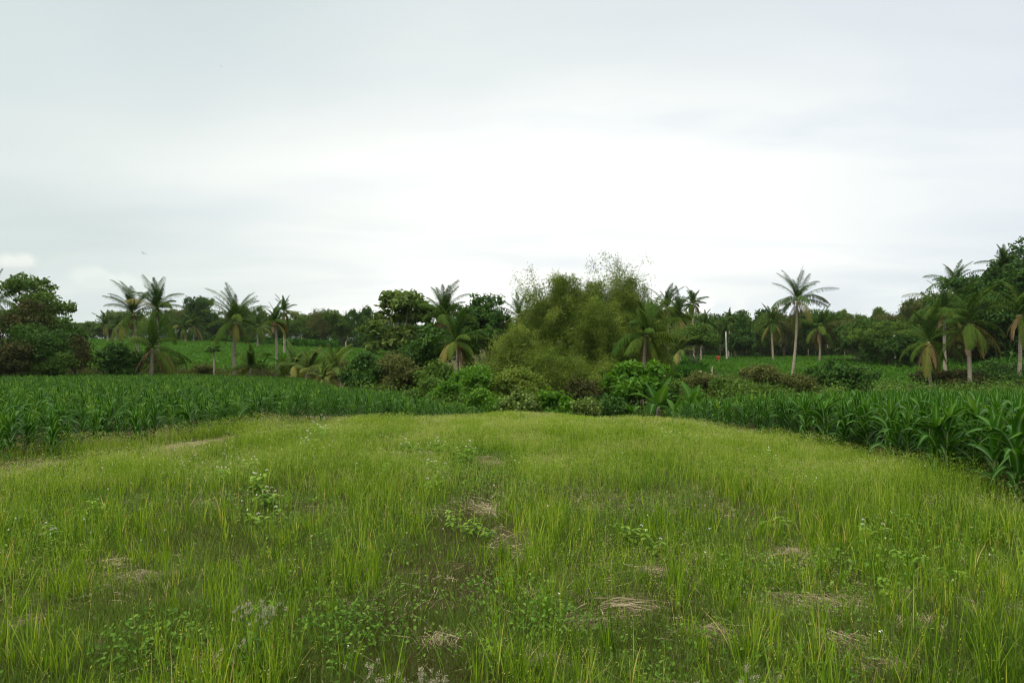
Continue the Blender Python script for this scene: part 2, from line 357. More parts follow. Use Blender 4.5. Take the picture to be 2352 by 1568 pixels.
# ------------------------------------------------------------------ meadow outline, in picture column -> distance
BP = [(-1300, 5.5), (-1019, 6.9), (0, 9.6), (350, 12.2), (700, 15.6), (1050, 17.6), (1176, 18.2), (1500, 16.6), (1560, 16.9), (1750, 15.6), (1870, 13.0), (2067, 9.9), (2352, 7.1), (2700, 5.2), (3400, 4.4)]
def edge(px): return np.interp(px, [b[0] for b in BP], [b[1] for b in BP])
def path_strip():
    # worn soil beside the left maize
    sp = Soup()
    pts = [(-400, .95), (-150, .96), (0, .965), (200, .955), (430, .955), (560, .96), (690, .965), (760, .965)]
    P = []
    for px, k in pts: Y = float(edge(px)) * k; P.append((X(px, Y), Y))
    P = np.array(P); s = np.linspace(0, len(P) - 1, 60); cx = np.interp(s, range(len(P)), P[:, 0]); cy = np.interp(s, range(len(P)), P[:, 1])
    rng = np.random.default_rng(3)
    w = .22 + .12 * np.sin(s * 5) + .06 * rng.normal(size=60)
    rows = []
    for j in (-1, -.5, 0, .5, 1):
        x = cx + j * w * .9; y = cy - j * w * .45; rows.append(np.stack([x, y, terrain(x, y) + .012 - abs(j) * .02], -1))
    V = np.stack(rows, 1); idx = np.arange(60 * 5).reshape(60, 5)
    sp.add(V, np.stack([idx[:-1, :-1], idx[1:, :-1], idx[1:, 1:], idx[:-1, 1:]], -1), .5)
    tag(part('path', sp.mesh('path', M['soil'], True)), kind='structure', label='narrow worn soil path along the left maize field')
    return P
PATH = path_strip()

# ------------------------------------------------------------------ grass
rng = np.random.default_rng(11)
def scatter(y0, y1, dens, margin=.12, far=None):
    """points uniform over the visible wedge between two distances"""
    tm = .75 + margin; area = tm * (y1 * y1 - y0 * y0) + 2 * .6 * (y1 - y0)
    n = int(area * dens)
    y = np.sqrt(rng.uniform(y0 * y0, y1 * y1, n)); x = rng.uniform(-1, 1, n) * (tm * y + .6)
    return x, y
def dist_seg(x, y, pts):
    d = np.full(len(x), 1e9)
    for (ax, ay), (bx, by) in zip(pts[:-1], pts[1:]):
        vx, vy = bx - ax, by - ay; q = np.clip(((x - ax) * vx + (y - ay) * vy) / (vx * vx + vy * vy + 1e-9), 0, 1)
        d = np.minimum(d, np.hypot(x - ax - q * vx, y - ay - q * vy))
    return d
BUND = [ground_at(*p) for p in ((900, 1700), (960, 1500), (1000, 1330), (1060, 1215), (1110, 1120), (1120, 1060), (960, 1045))]
BARE = [(ground_at(px, py), r * .7) for px, py, r in ((1120, 1180, .28), (1440, 1410, .30), (1600, 1290, .28), (1500, 1320, .26), (1830, 1275, .3), (1900, 1390, .3), (1010, 1480, .22), (500, 1530, .3), (310, 1330, .3),
        (60, 1440, .3), (960, 1043, .5), (1125, 1065, .3), (2130, 1440, .3), (1640, 1460, .3), (1350, 1440, .25), (250, 1300, .3), (1950, 1480, .25), (1780, 1380, .25), (1250, 1520, .2), (2050, 1540, .2), (2080, 1370, .2))]
def bare(x, y):
    f = np.zeros(len(x))
    for (bx, by), r in BARE:
        f = np.maximum(f, np.clip(1.35 - np.hypot((x - bx) / 1.3, y - by) / r * 1.25, 0, 1))
    return f
CLEAR = [(ground_at(px, py), a, b) for px, py, a, b in ((690, 985, .55, 1.1), (455, 1020, .7, 1.2), (15, 1078, .7, 1.2), (1170, 1255, .2, .5), (960, 1048, .5, .7), (1125, 1062, .25, .5))]
def clear(x, y):
    f = np.ones(len(x))
    for (cx, cy), a, b in CLEAR: f = np.minimum(f, np.clip(((x - cx) / a) ** 2 + ((y - cy) / b) ** 2 - .35, .06, 1))
    return f
def n2(x, y, f, s):
    return wav(np.stack([x, y, np.zeros_like(x) + s], -1), f, s)
def inmeadow(x, y, over=0.0):
    return y < edge(PXof(x, y)) + over

def blades(sp, x, y, h, w, lean, curve, seg, T, az=None, z0=0.0):
    N = len(x); az = rng.uniform(0, 2 * np.pi, N) if az is None else az
    ld = np.stack([np.cos(az), np.sin(az), np.zeros(N)], -1)
    fz = az + np.pi / 2 + rng.normal(0, .6, N); side = np.stack([np.cos(fz), np.sin(fz), np.zeros(N)], -1)
    s = np.linspace(0, 1, seg + 1)[None, :]
    hor = h[:, None] * (lean[:, None] * s + curve[:, None] * s ** 2)
    ver = h[:, None] * (s * np.sqrt(np.maximum(1 - lean[:, None] ** 2, .1)) - .45 * curve[:, None] ** 1.2 * s ** 2.5)
    base = np.stack([x, y, terrain(x, y) + z0], -1)
    P = base[:, None] + ld[:, None] * hor[..., None]; P[..., 2] += ver
    W = w[:, None] * .5 * np.clip(1.12 - s ** 1.7, .08, 1) * np.clip(.55 + s * 1.5, 0, 1)
    strip(sp, P, np.repeat(side[:, None], seg + 1, 1), W, T)

def build_grass():
    tuft = Soup(); soft = Soup(); low = Soup(); straw = Soup(); lw = Soup(); flo = Soup()
    # --- upright ratoon tufts, growing in old planting rows
    for (y0, y1, hills, nb, seg, wk) in ((2.3, 5.2, 95, 16, 4, 1.35), (5.2, 8.5, 76, 13, 3, 1.55), (8.5, 12.5, 40, 9, 3, 1.7), (12.5, 18.5, 20, 7, 2, 2.3)):
        x, y = scatter(y0, y1, hills)
        b = dist_seg(x, y, BUND); nz = n2(x, y, 1.5, 2.0) + .6 * n2(x, y, 4.0, 5.0)
        leftsoft = np.clip((-x / np.maximum(y, .1) - .38) * 4, 0, 1) * np.clip((y - 5) / 3, 0, 1)
        pr = np.clip(.60 + .75 * nz, .06, 1) * np.clip((b - .28) / .35, 0.03, 1) * (1 - .55 * bare(x, y)) * (1 - .8 * leftsoft)
        k = (rng.uniform(size=len(x)) < pr) & inmeadow(x, y, -.2) & (dist_seg(x, y, PATH) > .35) & (rng.uniform(size=len(x)) < clear(x, y))
        x, y = x[k], y[k]
        H = rng.uniform(.15, .34, len(x)) * (1 + .38 * n2(x, y, 1.4, 7.0)) * np.clip(1.1 - .022 * y, .6, 1)
        c = rng.integers(nb // 2, int(nb * 1.5), len(x)); i = np.repeat(np.arange(len(x)), c); n = len(i)
        sx = x[i] + rng.normal(0, .022, n); sy = y[i] + rng.normal(0, .022, n)
        tt = np.clip(rng.beta(2.2, 3.0, n) * .9 + .18 * rng.uniform(size=len(x))[i] - .05, 0, .92); tt[rng.uniform(size=n) < .035] = 1.0
        blades(tuft, sx, sy, H[i] * rng.uniform(.45, 1.15, n), rng.uniform(.0035, .0062, n) * wk, np.abs(rng.normal(0, .17, n)), np.abs(rng.normal(0, .16, n)), seg, tt)
    # --- ears on some tufts
    x, y = scatter(2.5, 10, 9); k = inmeadow(x, y, -.4) & (dist_seg(x, y, BUND) > .5); x, y = x[k], y[k]; n = len(x)
    h = rng.uniform(.30, .42, n); a = rng.uniform(0, 6.28, n)
    blades(tuft, x, y, h, np.full(n, .0025), np.abs(rng.normal(0, .15, n)), np.full(n, .15), 3, np.full(n, .85), a)
    tp = np.stack([x + np.cos(a) * h * .15, y + np.sin(a) * h * .15, terrain(x, y) + h * .86], -1)
    m = 12; j = np.repeat(np.arange(n), m); q = np.tile(np.linspace(-.5, .5, m), n)
    Cc = tp[j] + np.stack([np.cos(a[j]) * .02 * q, np.sin(a[j]) * .02 * q, q * .11], -1) + rng.normal(0, .003, (n * m, 3))
    leaves(tuft, Cc, rng, np.full(n * m, .012), np.full(n * m, .005), dirb=np.array([0, 0, 1.]), db=2, T=rng.uniform(.8, .98, n * m))
    # --- fine soft grass with seed heads, thick towards the crest
    for (y0, y1, d, seg, wk) in ((2.3, 5, 650, 3, 1.1), (5, 8, 900, 3, 1.3), (8, 12, 1350, 2, 1.5), (12, 20.5, 1050, 2, 2.1)):
        x, y = scatter(y0, y1, d)
        nz = n2(x, y, 1.2, 12.0); far = np.clip((y - 6) / 5, 0, 1)
        b = np.clip((dist_seg(x, y, BUND) - .2) / .4, .25, 1)
        pr = np.clip(.35 + .55 * far + (.65 - .25 * far) * nz + .3 * n2(x, y, 3.4, 15.0), .05, 1) * b * (1 - .6 * bare(x, y)) * np.clip(dist_seg(x, y, PATH) / .5 - .25, .12, 1) * clear(x, y)
        k = (rng.uniform(size=len(x)) < pr) & inmeadow(x, y, 2.6 if y0 > 11 else .8)
        x, y = x[k], y[k]; n = len(x)
        px = PXof(x, y); over = y - edge(px)                      # keep the crest grass clear of the maize
        k = (over < .75) | ((px > 1120) & (px < 1545)); x, y = x[k], y[k]; n = len(x)
        h = rng.uniform(.10, .30, n) * (1 + .38 * n2(x, y, .9, 3.0) + .32 * n2(x, y, 2.7, 9.0)) * (1 + .5 * np.clip(1 - np.abs(edge(PXof(x, y)) - y) / .8, 0, 1) * (np.abs(PXof(x, y) - 1300) > 350)) * (1 - .45 * np.clip((y - 9) / 7, 0, 1))
        t = np.clip(rng.beta(2, 2.2, n) + .1 * (y / 18 - .5), 0, 1)
        blades(soft, x, y, h, rng.uniform(.0022, .0042, n) * wk, np.abs(rng.normal(.12, .28, n)).clip(0, .85), np.abs(rng.normal(.15, .25, n)), seg, t)
        # seed-head specks
        q = rng.uniform(size=n) < .42; xs, ys, hs = x[q], y[q], h[q]; c = 4; i = np.repeat(np.arange(len(xs)), c); r = rng.normal(0, .022, (len(i), 3)); r[:, 2] = np.abs(r[:, 2])
        C = np.stack([xs[i], ys[i], terrain(xs, ys)[i] + hs[i] * .93], -1) + r
        leaves(soft, C, rng, np.full(len(C), .016 * wk), np.full(len(C), .0035 * wk), T=rng.uniform(.55, 1, len(C)))
    # --- creeping mat of short grass everywhere, brown-green on the bund
    for (y0, y1, d, wk) in ((2.2, 4.5, 9000, .9), (4.5, 7, 3800, 1.1), (7, 11, 1500, 1.7), (11, 20, 450, 2.6)):
        x, y = scatter(y0, y1, d); k = inmeadow(x, y, 1.2); x, y = x[k], y[k]
        k = rng.uniform(size=len(x)) > .75 * bare(x, y); x, y = x[k], y[k]
        k = ((dist_seg(x, y, PATH) > .22) | (rng.uniform(size=len(x)) < .12)) & (rng.uniform(size=len(x)) < clear(x, y)); x, y = x[k], y[k]; n = len(x)
        bd = np.clip(1 - dist_seg(x, y, BUND) / .7, 0, 1)
        h = rng.uniform(.05, .135, n) * (1 - .25 * bd)
        t = np.clip(rng.uniform(.25, 1, n) - .30 * bd, 0, 1)
        blades(low, x, y, h, rng.uniform(.003, .0056, n) * wk, np.abs(rng.normal(.3, .4, n)).clip(0, .95), np.abs(rng.normal(.2, .3, n)), 2, t)
    # --- low broad leaves among the grass
    x, y = scatter(2.2, 11, 520); nz = n2(x, y, 2.1, 21.0) + .5 * n2(x, y, 6., 3.)
    k = inmeadow(x, y) & (rng.uniform(size=len(x)) < np.clip(nz * 1.6 - .1, .06, 1)) ; x, y = x[k], y[k]; n = len(x)
    C = np.stack([x, y, terrain(x, y) + rng.uniform(.02, .13, n)], -1)
    leaves(lw, C, rng, np.full(n, .030), np.full(n, .017), nrm=np.array([0, -.2, 1.]), nb=1.3)
    for cx, cy, r_, m_ in ((1060, 1050, .8, 900), (1140, 1075, .6, 700), (1010, 1100, .6, 700), (720, 1005, .9, 900), (1600, 1000, .9, 700), (1150, 1130, .4, 400), (870, 1010, .9, 700), (560, 1095, .7, 600), (610, 1180, .5, 500), (1870, 1120, .6, 500), (1380, 985, .8, 500),
                            (1270, 1470, .22, 350), (1730, 1350, .3, 300), (350, 1510, .25, 300), (780, 1480, .22, 260), (60, 1250, .7, 900), (1180, 1400, .3, 300), (2150, 1250, .6, 600), (1980, 1330, .4, 400)):
        gx, gy = ground_at(cx, cy); a = rng.uniform(0, 6.28, m_); q = r_ * np.sqrt(rng.uniform(0, 1, m_)); x = gx + q * np.cos(a) * 1.3; y = gy + q * np.sin(a) * (1 + .15 * gy / 5)
        C = np.stack([x, y, terrain(x, y) + rng.uniform(.03, .26, m_) * np.sqrt(np.clip(1.15 - (q / r_) ** 2, 0, 1))], -1)
        leaves(lw, C, rng, np.full(m_, .034), np.full(m_, .019), nrm=np.array([0, -.2, 1.]), nb=1.2)
    # --- straw litter: loose and in patches
    x, y = scatter(2.2, 9, 520); k = inmeadow(x, y) & (rng.uniform(size=len(x)) < np.clip(.35 + 1.1 * n2(x, y, 2.3, 31.0) + .5 * (x > -.3), .06, 1)); xs, ys = [x[k]], [y[k]]
    zs = [np.zeros(k.sum())]
    for (bx, by), r in BARE:
        n = int(300 * r / .3); a = rng.uniform(0, 6.28, n); q = r * np.abs(rng.normal(0, .95, n))
        xs.append(bx + q * np.cos(a) * 1.4); ys.append(by + q * np.sin(a)); zs.append(rng.uniform(0, .03, n) * np.exp(-q / r))
    x = np.concatenate(xs); y = np.concatenate(ys); z0 = np.concatenate(zs); n = len(x)
    ang = 2.2 * n2(x, y, 1.6, 8.0) + rng.normal(0, .7, n); Ln = rng.uniform(.04, .20, n)
    d = np.stack([np.cos(ang), np.sin(ang), rng.normal(0, .12, n)], -1); b = np.stack([x, y, terrain(x, y) + .012 + z0 + rng.uniform(0, .02, n)], -1)
    s = np.linspace(-.5, .5, 4)[None, :, None]
    P = b[:, None] + d[:, None] * (Ln[:, None, None] * s); P[..., 2] += (rng.uniform(-.3, .1, n)[:, None] * (s[..., 0] ** 2) * Ln[:, None]); P[..., 0] += rng.normal(0, .25, n)[:, None] * (s[..., 0] ** 2) * Ln[:, None]; P[..., 1] += rng.normal(0, .25, n)[:, None] * (s[..., 0] ** 2) * Ln[:, None]
    P[..., 2] = np.maximum(P[..., 2], terrain(P[..., 0], P[..., 1]) + .004)
    sd = np.stack([-np.sin(ang), np.cos(ang), rng.normal(0, .5, n)], -1)
    strip(straw, P, np.repeat(unit(sd)[:, None], 4, 1), np.repeat(rng.uniform(.0015, .0032, n)[:, None], 4, 1), rng.uniform(0, 1, n))
    # cut stubble stumps standing in the litter
    x, y = scatter(2.4, 8, 3.2); k = inmeadow(x, y) & (dist_seg(x, y, BUND) > .4); x, y = x[k], y[k]
    c = 16; i = np.repeat(np.arange(len(x)), c); n = len(i)
    blades(straw, x[i] + rng.normal(0, .02, n), y[i] + rng.normal(0, .02, n), rng.uniform(.06, .13, n), np.full(n, .006), np.abs(rng.normal(0, .2, n)), np.zeros(n), 1, rng.uniform(.1, .9, n))
    # --- specks of white flower in the grass, thicker in drifts
    x, y = scatter(2.6, 18, 26)
    px = PXof(x, y); pr = np.clip(n2(x, y, 1.3, 44.0) * 1.6 - .35, .03, 1)
    for (cx, cy, r) in ((520, 1090, 2.0), (650, 1000, 1.7), (1810, 1020, 1.2), (1870, 1035, 1.0), (2180, 1100, 1.3), (1650, 1010, 1.2), (740, 985, 1.2), (2080, 1110, .9)):
        gx, gy = ground_at(cx, cy); pr = np.maximum(pr, np.exp(-((x - gx) ** 2 + (y - gy) ** 2) / (r * r * .5)))
    k = inmeadow(x, y) & (rng.uniform(size=len(x)) < pr); x, y = x[k], y[k]; n = len(x)
    h = rng.uniform(.18, .36, n); a = rng.uniform(0, 6.28, n)
    blades(flo, x, y, h, np.full(n, .0025), np.abs(rng.normal(0, .15, n)), np.full(n, .1), 2, np.zeros(n), a)
    me = Soup(); sz = rng.uniform(.006, .013, n); c = 5; i = np.repeat(np.arange(n), c)
    C = np.stack([x + np.cos(a) * h * .14, y + np.sin(a) * h * .14, terrain(x, y) + h * .93], -1)[i] + rng.normal(0, .003, (n * c, 3))
    leaves(me, C, rng, sz[i], sz[i] * .8)
    tag(part('rice_ratoon_grass', tuft.mesh('rice_ratoon_grass', M['grass'])), 'upright yellow green regrowth in tufts over the near meadow', 'grass', kind='stuff')
    tag(part('soft_grass', soft.mesh('soft_grass', M['soft'])), 'pale fine grass with seed heads thick towards the meadow crest', 'grass', kind='stuff')
    tag(part('creeping_grass', low.mesh('creeping_grass', M['mat'])), 'short brown and green creeping turf between the tufts', 'grass', kind='stuff')
    tag(part('ground_cover', lw.mesh('ground_cover', M['lowweed'])), 'small broad leaves of low ground cover in the meadow', 'ground cover', kind='stuff')
    tag(part('straw_litter', straw.mesh('straw_litter', M['straw'])), 'pale dry straw and stubble littering the meadow', 'straw', kind='stuff')
    fl = part('wildflowers', me.mesh('wildflowers', M['white'])); tag(fl, 'tiny white flower heads dotted through the meadow', 'flowers', kind='stuff')
    part('stems', flo.mesh('flower_stems', M['stem']), fl)
build_grass()

# ------------------------------------------------------------------ maize
def maize_proto(seed, H, nl, seg, full=True):
    r = np.random.default_rng(seed); st = Soup(); lf = Soup()
    tube(st, [(0, 0, -.05), (.01, 0, H * .3), (0, .01, H * .6), (.01, 0, H * .74)], np.array([.016, .014, .010, .006]), 6, .6)
    az0 = r.uniform(0, 6.28)
    for i in range(nl):
        f = i / (nl - 1); z = H * (.07 + .62 * f)
        az = az0 + math.pi * i + r.normal(0, .35)
        L = H * (.30 + .24 * math.sin(math.pi * min(1, f * .85 + .15))) * r.uniform(.8, 1.2)
        e0 = math.radians(52 + 30 * f + r.normal(0, 7)); bend = math.radians((150 - 62 * f) * r.uniform(.7, 1.25))
        if i >= nl - 2: e0 = math.radians(83); bend = math.radians(r.uniform(5, 30)); L *= .8
        s = np.linspace(0, 1, seg + 1); e = e0 - bend * s ** 1.5
        ds = L / seg; rr = np.concatenate([[0], np.cumsum(np.cos((e[1:] + e[:-1]) / 2) * ds)]); zz = np.concatenate([[0], np.cumsum(np.sin((e[1:] + e[:-1]) / 2) * ds)])
        sway = r.normal(0, .10) * L * s ** 2; a = np.array([math.cos(az), math.sin(az), 0]); b = np.array([-math.sin(az), math.cos(az), 0])
        P = a * rr[:, None] + b * sway[:, None] + np.array([0, 0, z]) + np.array([0, 0, 1.]) * zz[:, None]
        w = .050 * (H / 1.2) ** .5 * r.uniform(.85, 1.2) * np.clip(np.minimum(.45 + s * 3, 1) * (1 - s ** 2.4) + .03, .03, 1)
        tw = r.normal(0, .5) * s
        nrm = np.stack([-np.sin(e) * a[0], -np.sin(e) * a[1], np.cos(e)], -1)
        sd = b * np.cos(tw)[:, None] + nrm * np.sin(tw)[:, None]
        wavy = nrm * (np.sin(s * 11 + r.uniform(0, 6)) * .012 * L)[:, None]
        strip(lf, (P + wavy)[None], sd[None], w[None], np.array([np.clip(.25 + .45 * f + r.normal(0, .13), 0, 1)]), fold=(nrm * w[:, None] * .35)[None])
    return st, lf
def merged_plants(name, protos, x, y, sc, rot, mat, hz=None):
    """one merged mesh holding many copies of small prototype soups"""
    out = Soup(); which = np.random.default_rng(5).integers(0, len(protos), len(x)); z = terrain(x, y)
    for pi, sp in enumerate(protos):
        V = np.concatenate(sp.V); Fc = np.concatenate(sp.F); T = np.concatenate(sp.T); Mi = np.concatenate(sp.M)
        k = np.where(which == pi)[0]
        if not len(k): continue
        c, s = np.cos(rot[k])[:, None], np.sin(rot[k])[:, None]; q = sc[k][:, None]
        P = np.stack([(V[:, 0] * c - V[:, 1] * s) * q + x[k][:, None], (V[:, 0] * s + V[:, 1] * c) * q + y[k][:, None], V[:, 2] * q + z[k][:, None]], -1)
        Q = Fc[None] + (np.arange(len(k)) * len(V))[:, None, None]
        jit = np.random.default_rng(pi).normal(0, .16, len(k))[:, None]
        out.add(P, Q, np.clip(T[None] + jit, 0, 1).ravel(), np.tile(Mi, len(k)))
    return out.mesh(name, mat, True)

def rows_field(y0f, y1f, t0, t1, ymin, ymax, row, step, ang, seed):
    r = np.random.default_rng(seed); ca, sa = math.cos(ang), math.sin(ang)
    xm = max(abs(t0), abs(t1)) * ymax; ext = math.hypot(xm, ymax) + 5
    a = np.arange(-ext, ext, row); b = np.arange(-ext, ext, step); A, B = np.meshgrid(a, b)
    A = A.ravel() + r.normal(0, .05, A.size); B = B.ravel() + r.normal(0, step * .22, B.size)
    x = A * ca - B * sa; y = A * sa + B * ca
    t = x / np.maximum(y, .1); px = 1176 + F * t
    k = (y > ymin) & (y < ymax) & (t > t0) & (t < t1); x, y, px = x[k], y[k], px[k]
    k = (y > y0f(px)) & (y < y1f(px)) & (r.uniform(size=len(x)) > .04)
    return x[k], y[k], px[k]
def build_maize():
    r = np.random.default_rng(77)
    R = lambda px: np.interp(px, [1530, 1600, 1750, 1900, 2100, 2352, 2700], [.45, .72, .95, 1.10, 1.16, 1.16, 1.16])
    xr, yr, pr = rows_field(lambda p: edge(p) + .30 + .18 * np.sin(p * .045), lambda p: np.interp(p, [1535, 1600, 1750, 2352], [18.2, 20.5, 22.5, 25]), (1535 - 1176) / F, .95, 4, 26, .62, .27, .55, 1)
    hr = R(pr) * r.uniform(.86, 1.12, len(xr))
    xl, yl, pl = rows_field(lambda p: edge(p) + .40 + .28 * np.sin(p * .031) + .15 * np.sin(p * .083), lambda p: np.interp(p, [-300, 650, 750, 900, 1000, 1100, 1130], [60, 60, 46, 31, 24.5, 20, 18.5]), -.95, (1110 - 1176) / F, 5, 61, .60, .24, -.45, 2)
    hl = np.interp(pl, [-300, 600, 1000, 1100], [.72, .70, .62, .50]) * r.uniform(.75, 1.18, len(xl))
    x = np.concatenate([xl, xr]); y = np.concatenate([yl, yr]); h = np.concatenate([hl, hr]); side = np.concatenate([np.zeros(len(xl)), np.ones(len(xr))]); p = np.concatenate([pl, pr])
    score = np.where((p > -20) & (p < 2372), h / y, -1); order = np.argsort(-score); near = order[:300]; rest = order[300:]
    protos = []
    for s in range(7):
        st, lf = maize_proto(100 + s, 1.0, 14, 9); protos.append((st.mesh('maize_stalk', M['stem'], True), lf.mesh('maize_foliage', M['maize'], True)))
    fr_ = {rt: sorted([i for i in near if bool(side[i]) == rt and y[i] < edge(p[i]) + .95 + (0 if rt else .3)], key=lambda i: -p[i] if rt else p[i]) for rt in (True, False)}
    for n, i in enumerate(near):
        rt = bool(side[i]); front = i in fr_[rt]
        lab = {(True, True): 'tall dark green maize plant in the front row of the right field', (True, False): 'tall dark green maize plant behind the front row of the right field',
               (False, True): 'low broad leaved maize plant on the meadow edge of the left field', (False, False): 'low maize plant inside the near part of the left field'}[(rt, front)]
        grp = {(True, True): 'front row maize of the right field', (True, False): 'inner near maize of the right field', (False, True): 'edge maize of the left field', (False, False): 'inner near maize of the left field'}[(rt, front)]
        if front:
            k = fr_[rt].index(i) + 1; o_ = {1: '1st', 2: '2nd', 3: '3rd', 21: '21st', 22: '22nd', 23: '23rd'}.get(k, f'{k}th')
            lab = f"maize plant at the meadow edge of the {'right' if rt else 'left'} field, {o_} from the picture's {'right' if rt else 'left'} edge"
        st, lf = protos[r.integers(0, 7)]
        t = thing('maize_plant', lab, 'maize plant', (x[i], y[i], gz(x[i], y[i])), r.uniform(0, 6.28), (h[i],) * 3 if rt else (h[i] * 1.15, h[i] * 1.15, h[i] * 1.02), grp)
        part('stalk', st, t); part('foliage', lf, t)
    lo = [maize_proto(200 + s, 1.0, 12, 5)[1] for s in range(6)]
    for sd, nm, lb in ((0, 'left_maize_field', 'maize filling the left field beyond its nearest plants'), (1, 'right_maize_field', 'tall maize filling the right field beyond its nearest plants')):
        k = rest[side[rest] == sd]
        o = part('maize_field', merged_plants(nm, lo, x[k], y[k], h[k] * 1.05, r.uniform(0, 6.28, len(k)), M['maize'])); tag(o, lb, 'maize', kind='stuff')
    # far fields: coarser tufts
    tiny = []
    for s in range(5):
        q = np.random.default_rng(300 + s); sp = Soup(); n = 12
        C = np.stack([q.normal(0, .18, n), q.normal(0, .18, n), q.uniform(.25, .9, n)], -1)
        leaves(sp, C, q, np.full(n, .55), np.full(n, .11), dirb=np.array([0, 0, 1.]), db=.9); tiny.append(sp)
    for nm, lb, y0f, y1f, t0, t1, ym, yx, row, hh in (
        ('far_left_maize', 'bright green maize field rising behind the palms on the left', lambda p: np.interp(p, [0, 950], [71, 66]), lambda p: np.interp(p, [0, 450, 650, 870, 960], [196, 194, 168, 148, 120]), -.95, (930 - 1176) / F, 60, 198, .85, 1.0),
        ('far_right_maize', 'green maize field behind the tall lone palm on the right', lambda p: np.interp(p, [1500, 1600, 2352], [72, 64, 58]), lambda p: np.interp(p, [1500, 2050, 2180, 2300, 2500], [150, 148, 108, 82, 78]), (1500 - 1176) / F, .8, 55, 152, .8, 1.05)):
        xx, yy, pp = rows_field(y0f, y1f, t0, t1, ym, yx, row, .75, .3, 9)
        sc = r.uniform(.85, 1.2, len(xx)) * hh
        o = part('maize_field', merged_plants(nm, tiny, xx, yy, sc, r.uniform(0, 6.28, len(xx)), M['maize_far'])); tag(o, lb, 'maize', kind='stuff')
    # taller dark strip at the back of the far left field
    xx = []; yy = []
    for k in range(1400):
        px = r.uniform(395, 770); Y = np.interp(px, [395, 600, 770], [190, 172, 150]) + r.uniform(-5, 3); xx.append(X(px, Y)); yy.append(Y)
    o = part('maize_strip', merged_plants('tall_strip', tiny, np.array(xx), np.array(yy), r.uniform(2.0, 2.5, 1400), r.uniform(0, 6.28, 1400), M['maize'])); tag(o, 'darker strip of tall maize at the back of the far left field', 'maize', kind='stuff')
    xx = []; yy = []
    for k in range(420):
        px = r.uniform(1545, 1600); Y = r.uniform(70, 92); xx.append(X(px, Y)); yy.append(Y)
    o = part('maize_strip', merged_plants('bluish_strip', tiny, np.array(xx), np.array(yy), r.uniform(1.6, 2.2, 420), r.uniform(0, 6.28, 420), M['maize'])); tag(o, 'patch of tall bluish maize with pale tassels beside the bamboo', 'maize', kind='stuff')
build_maize()

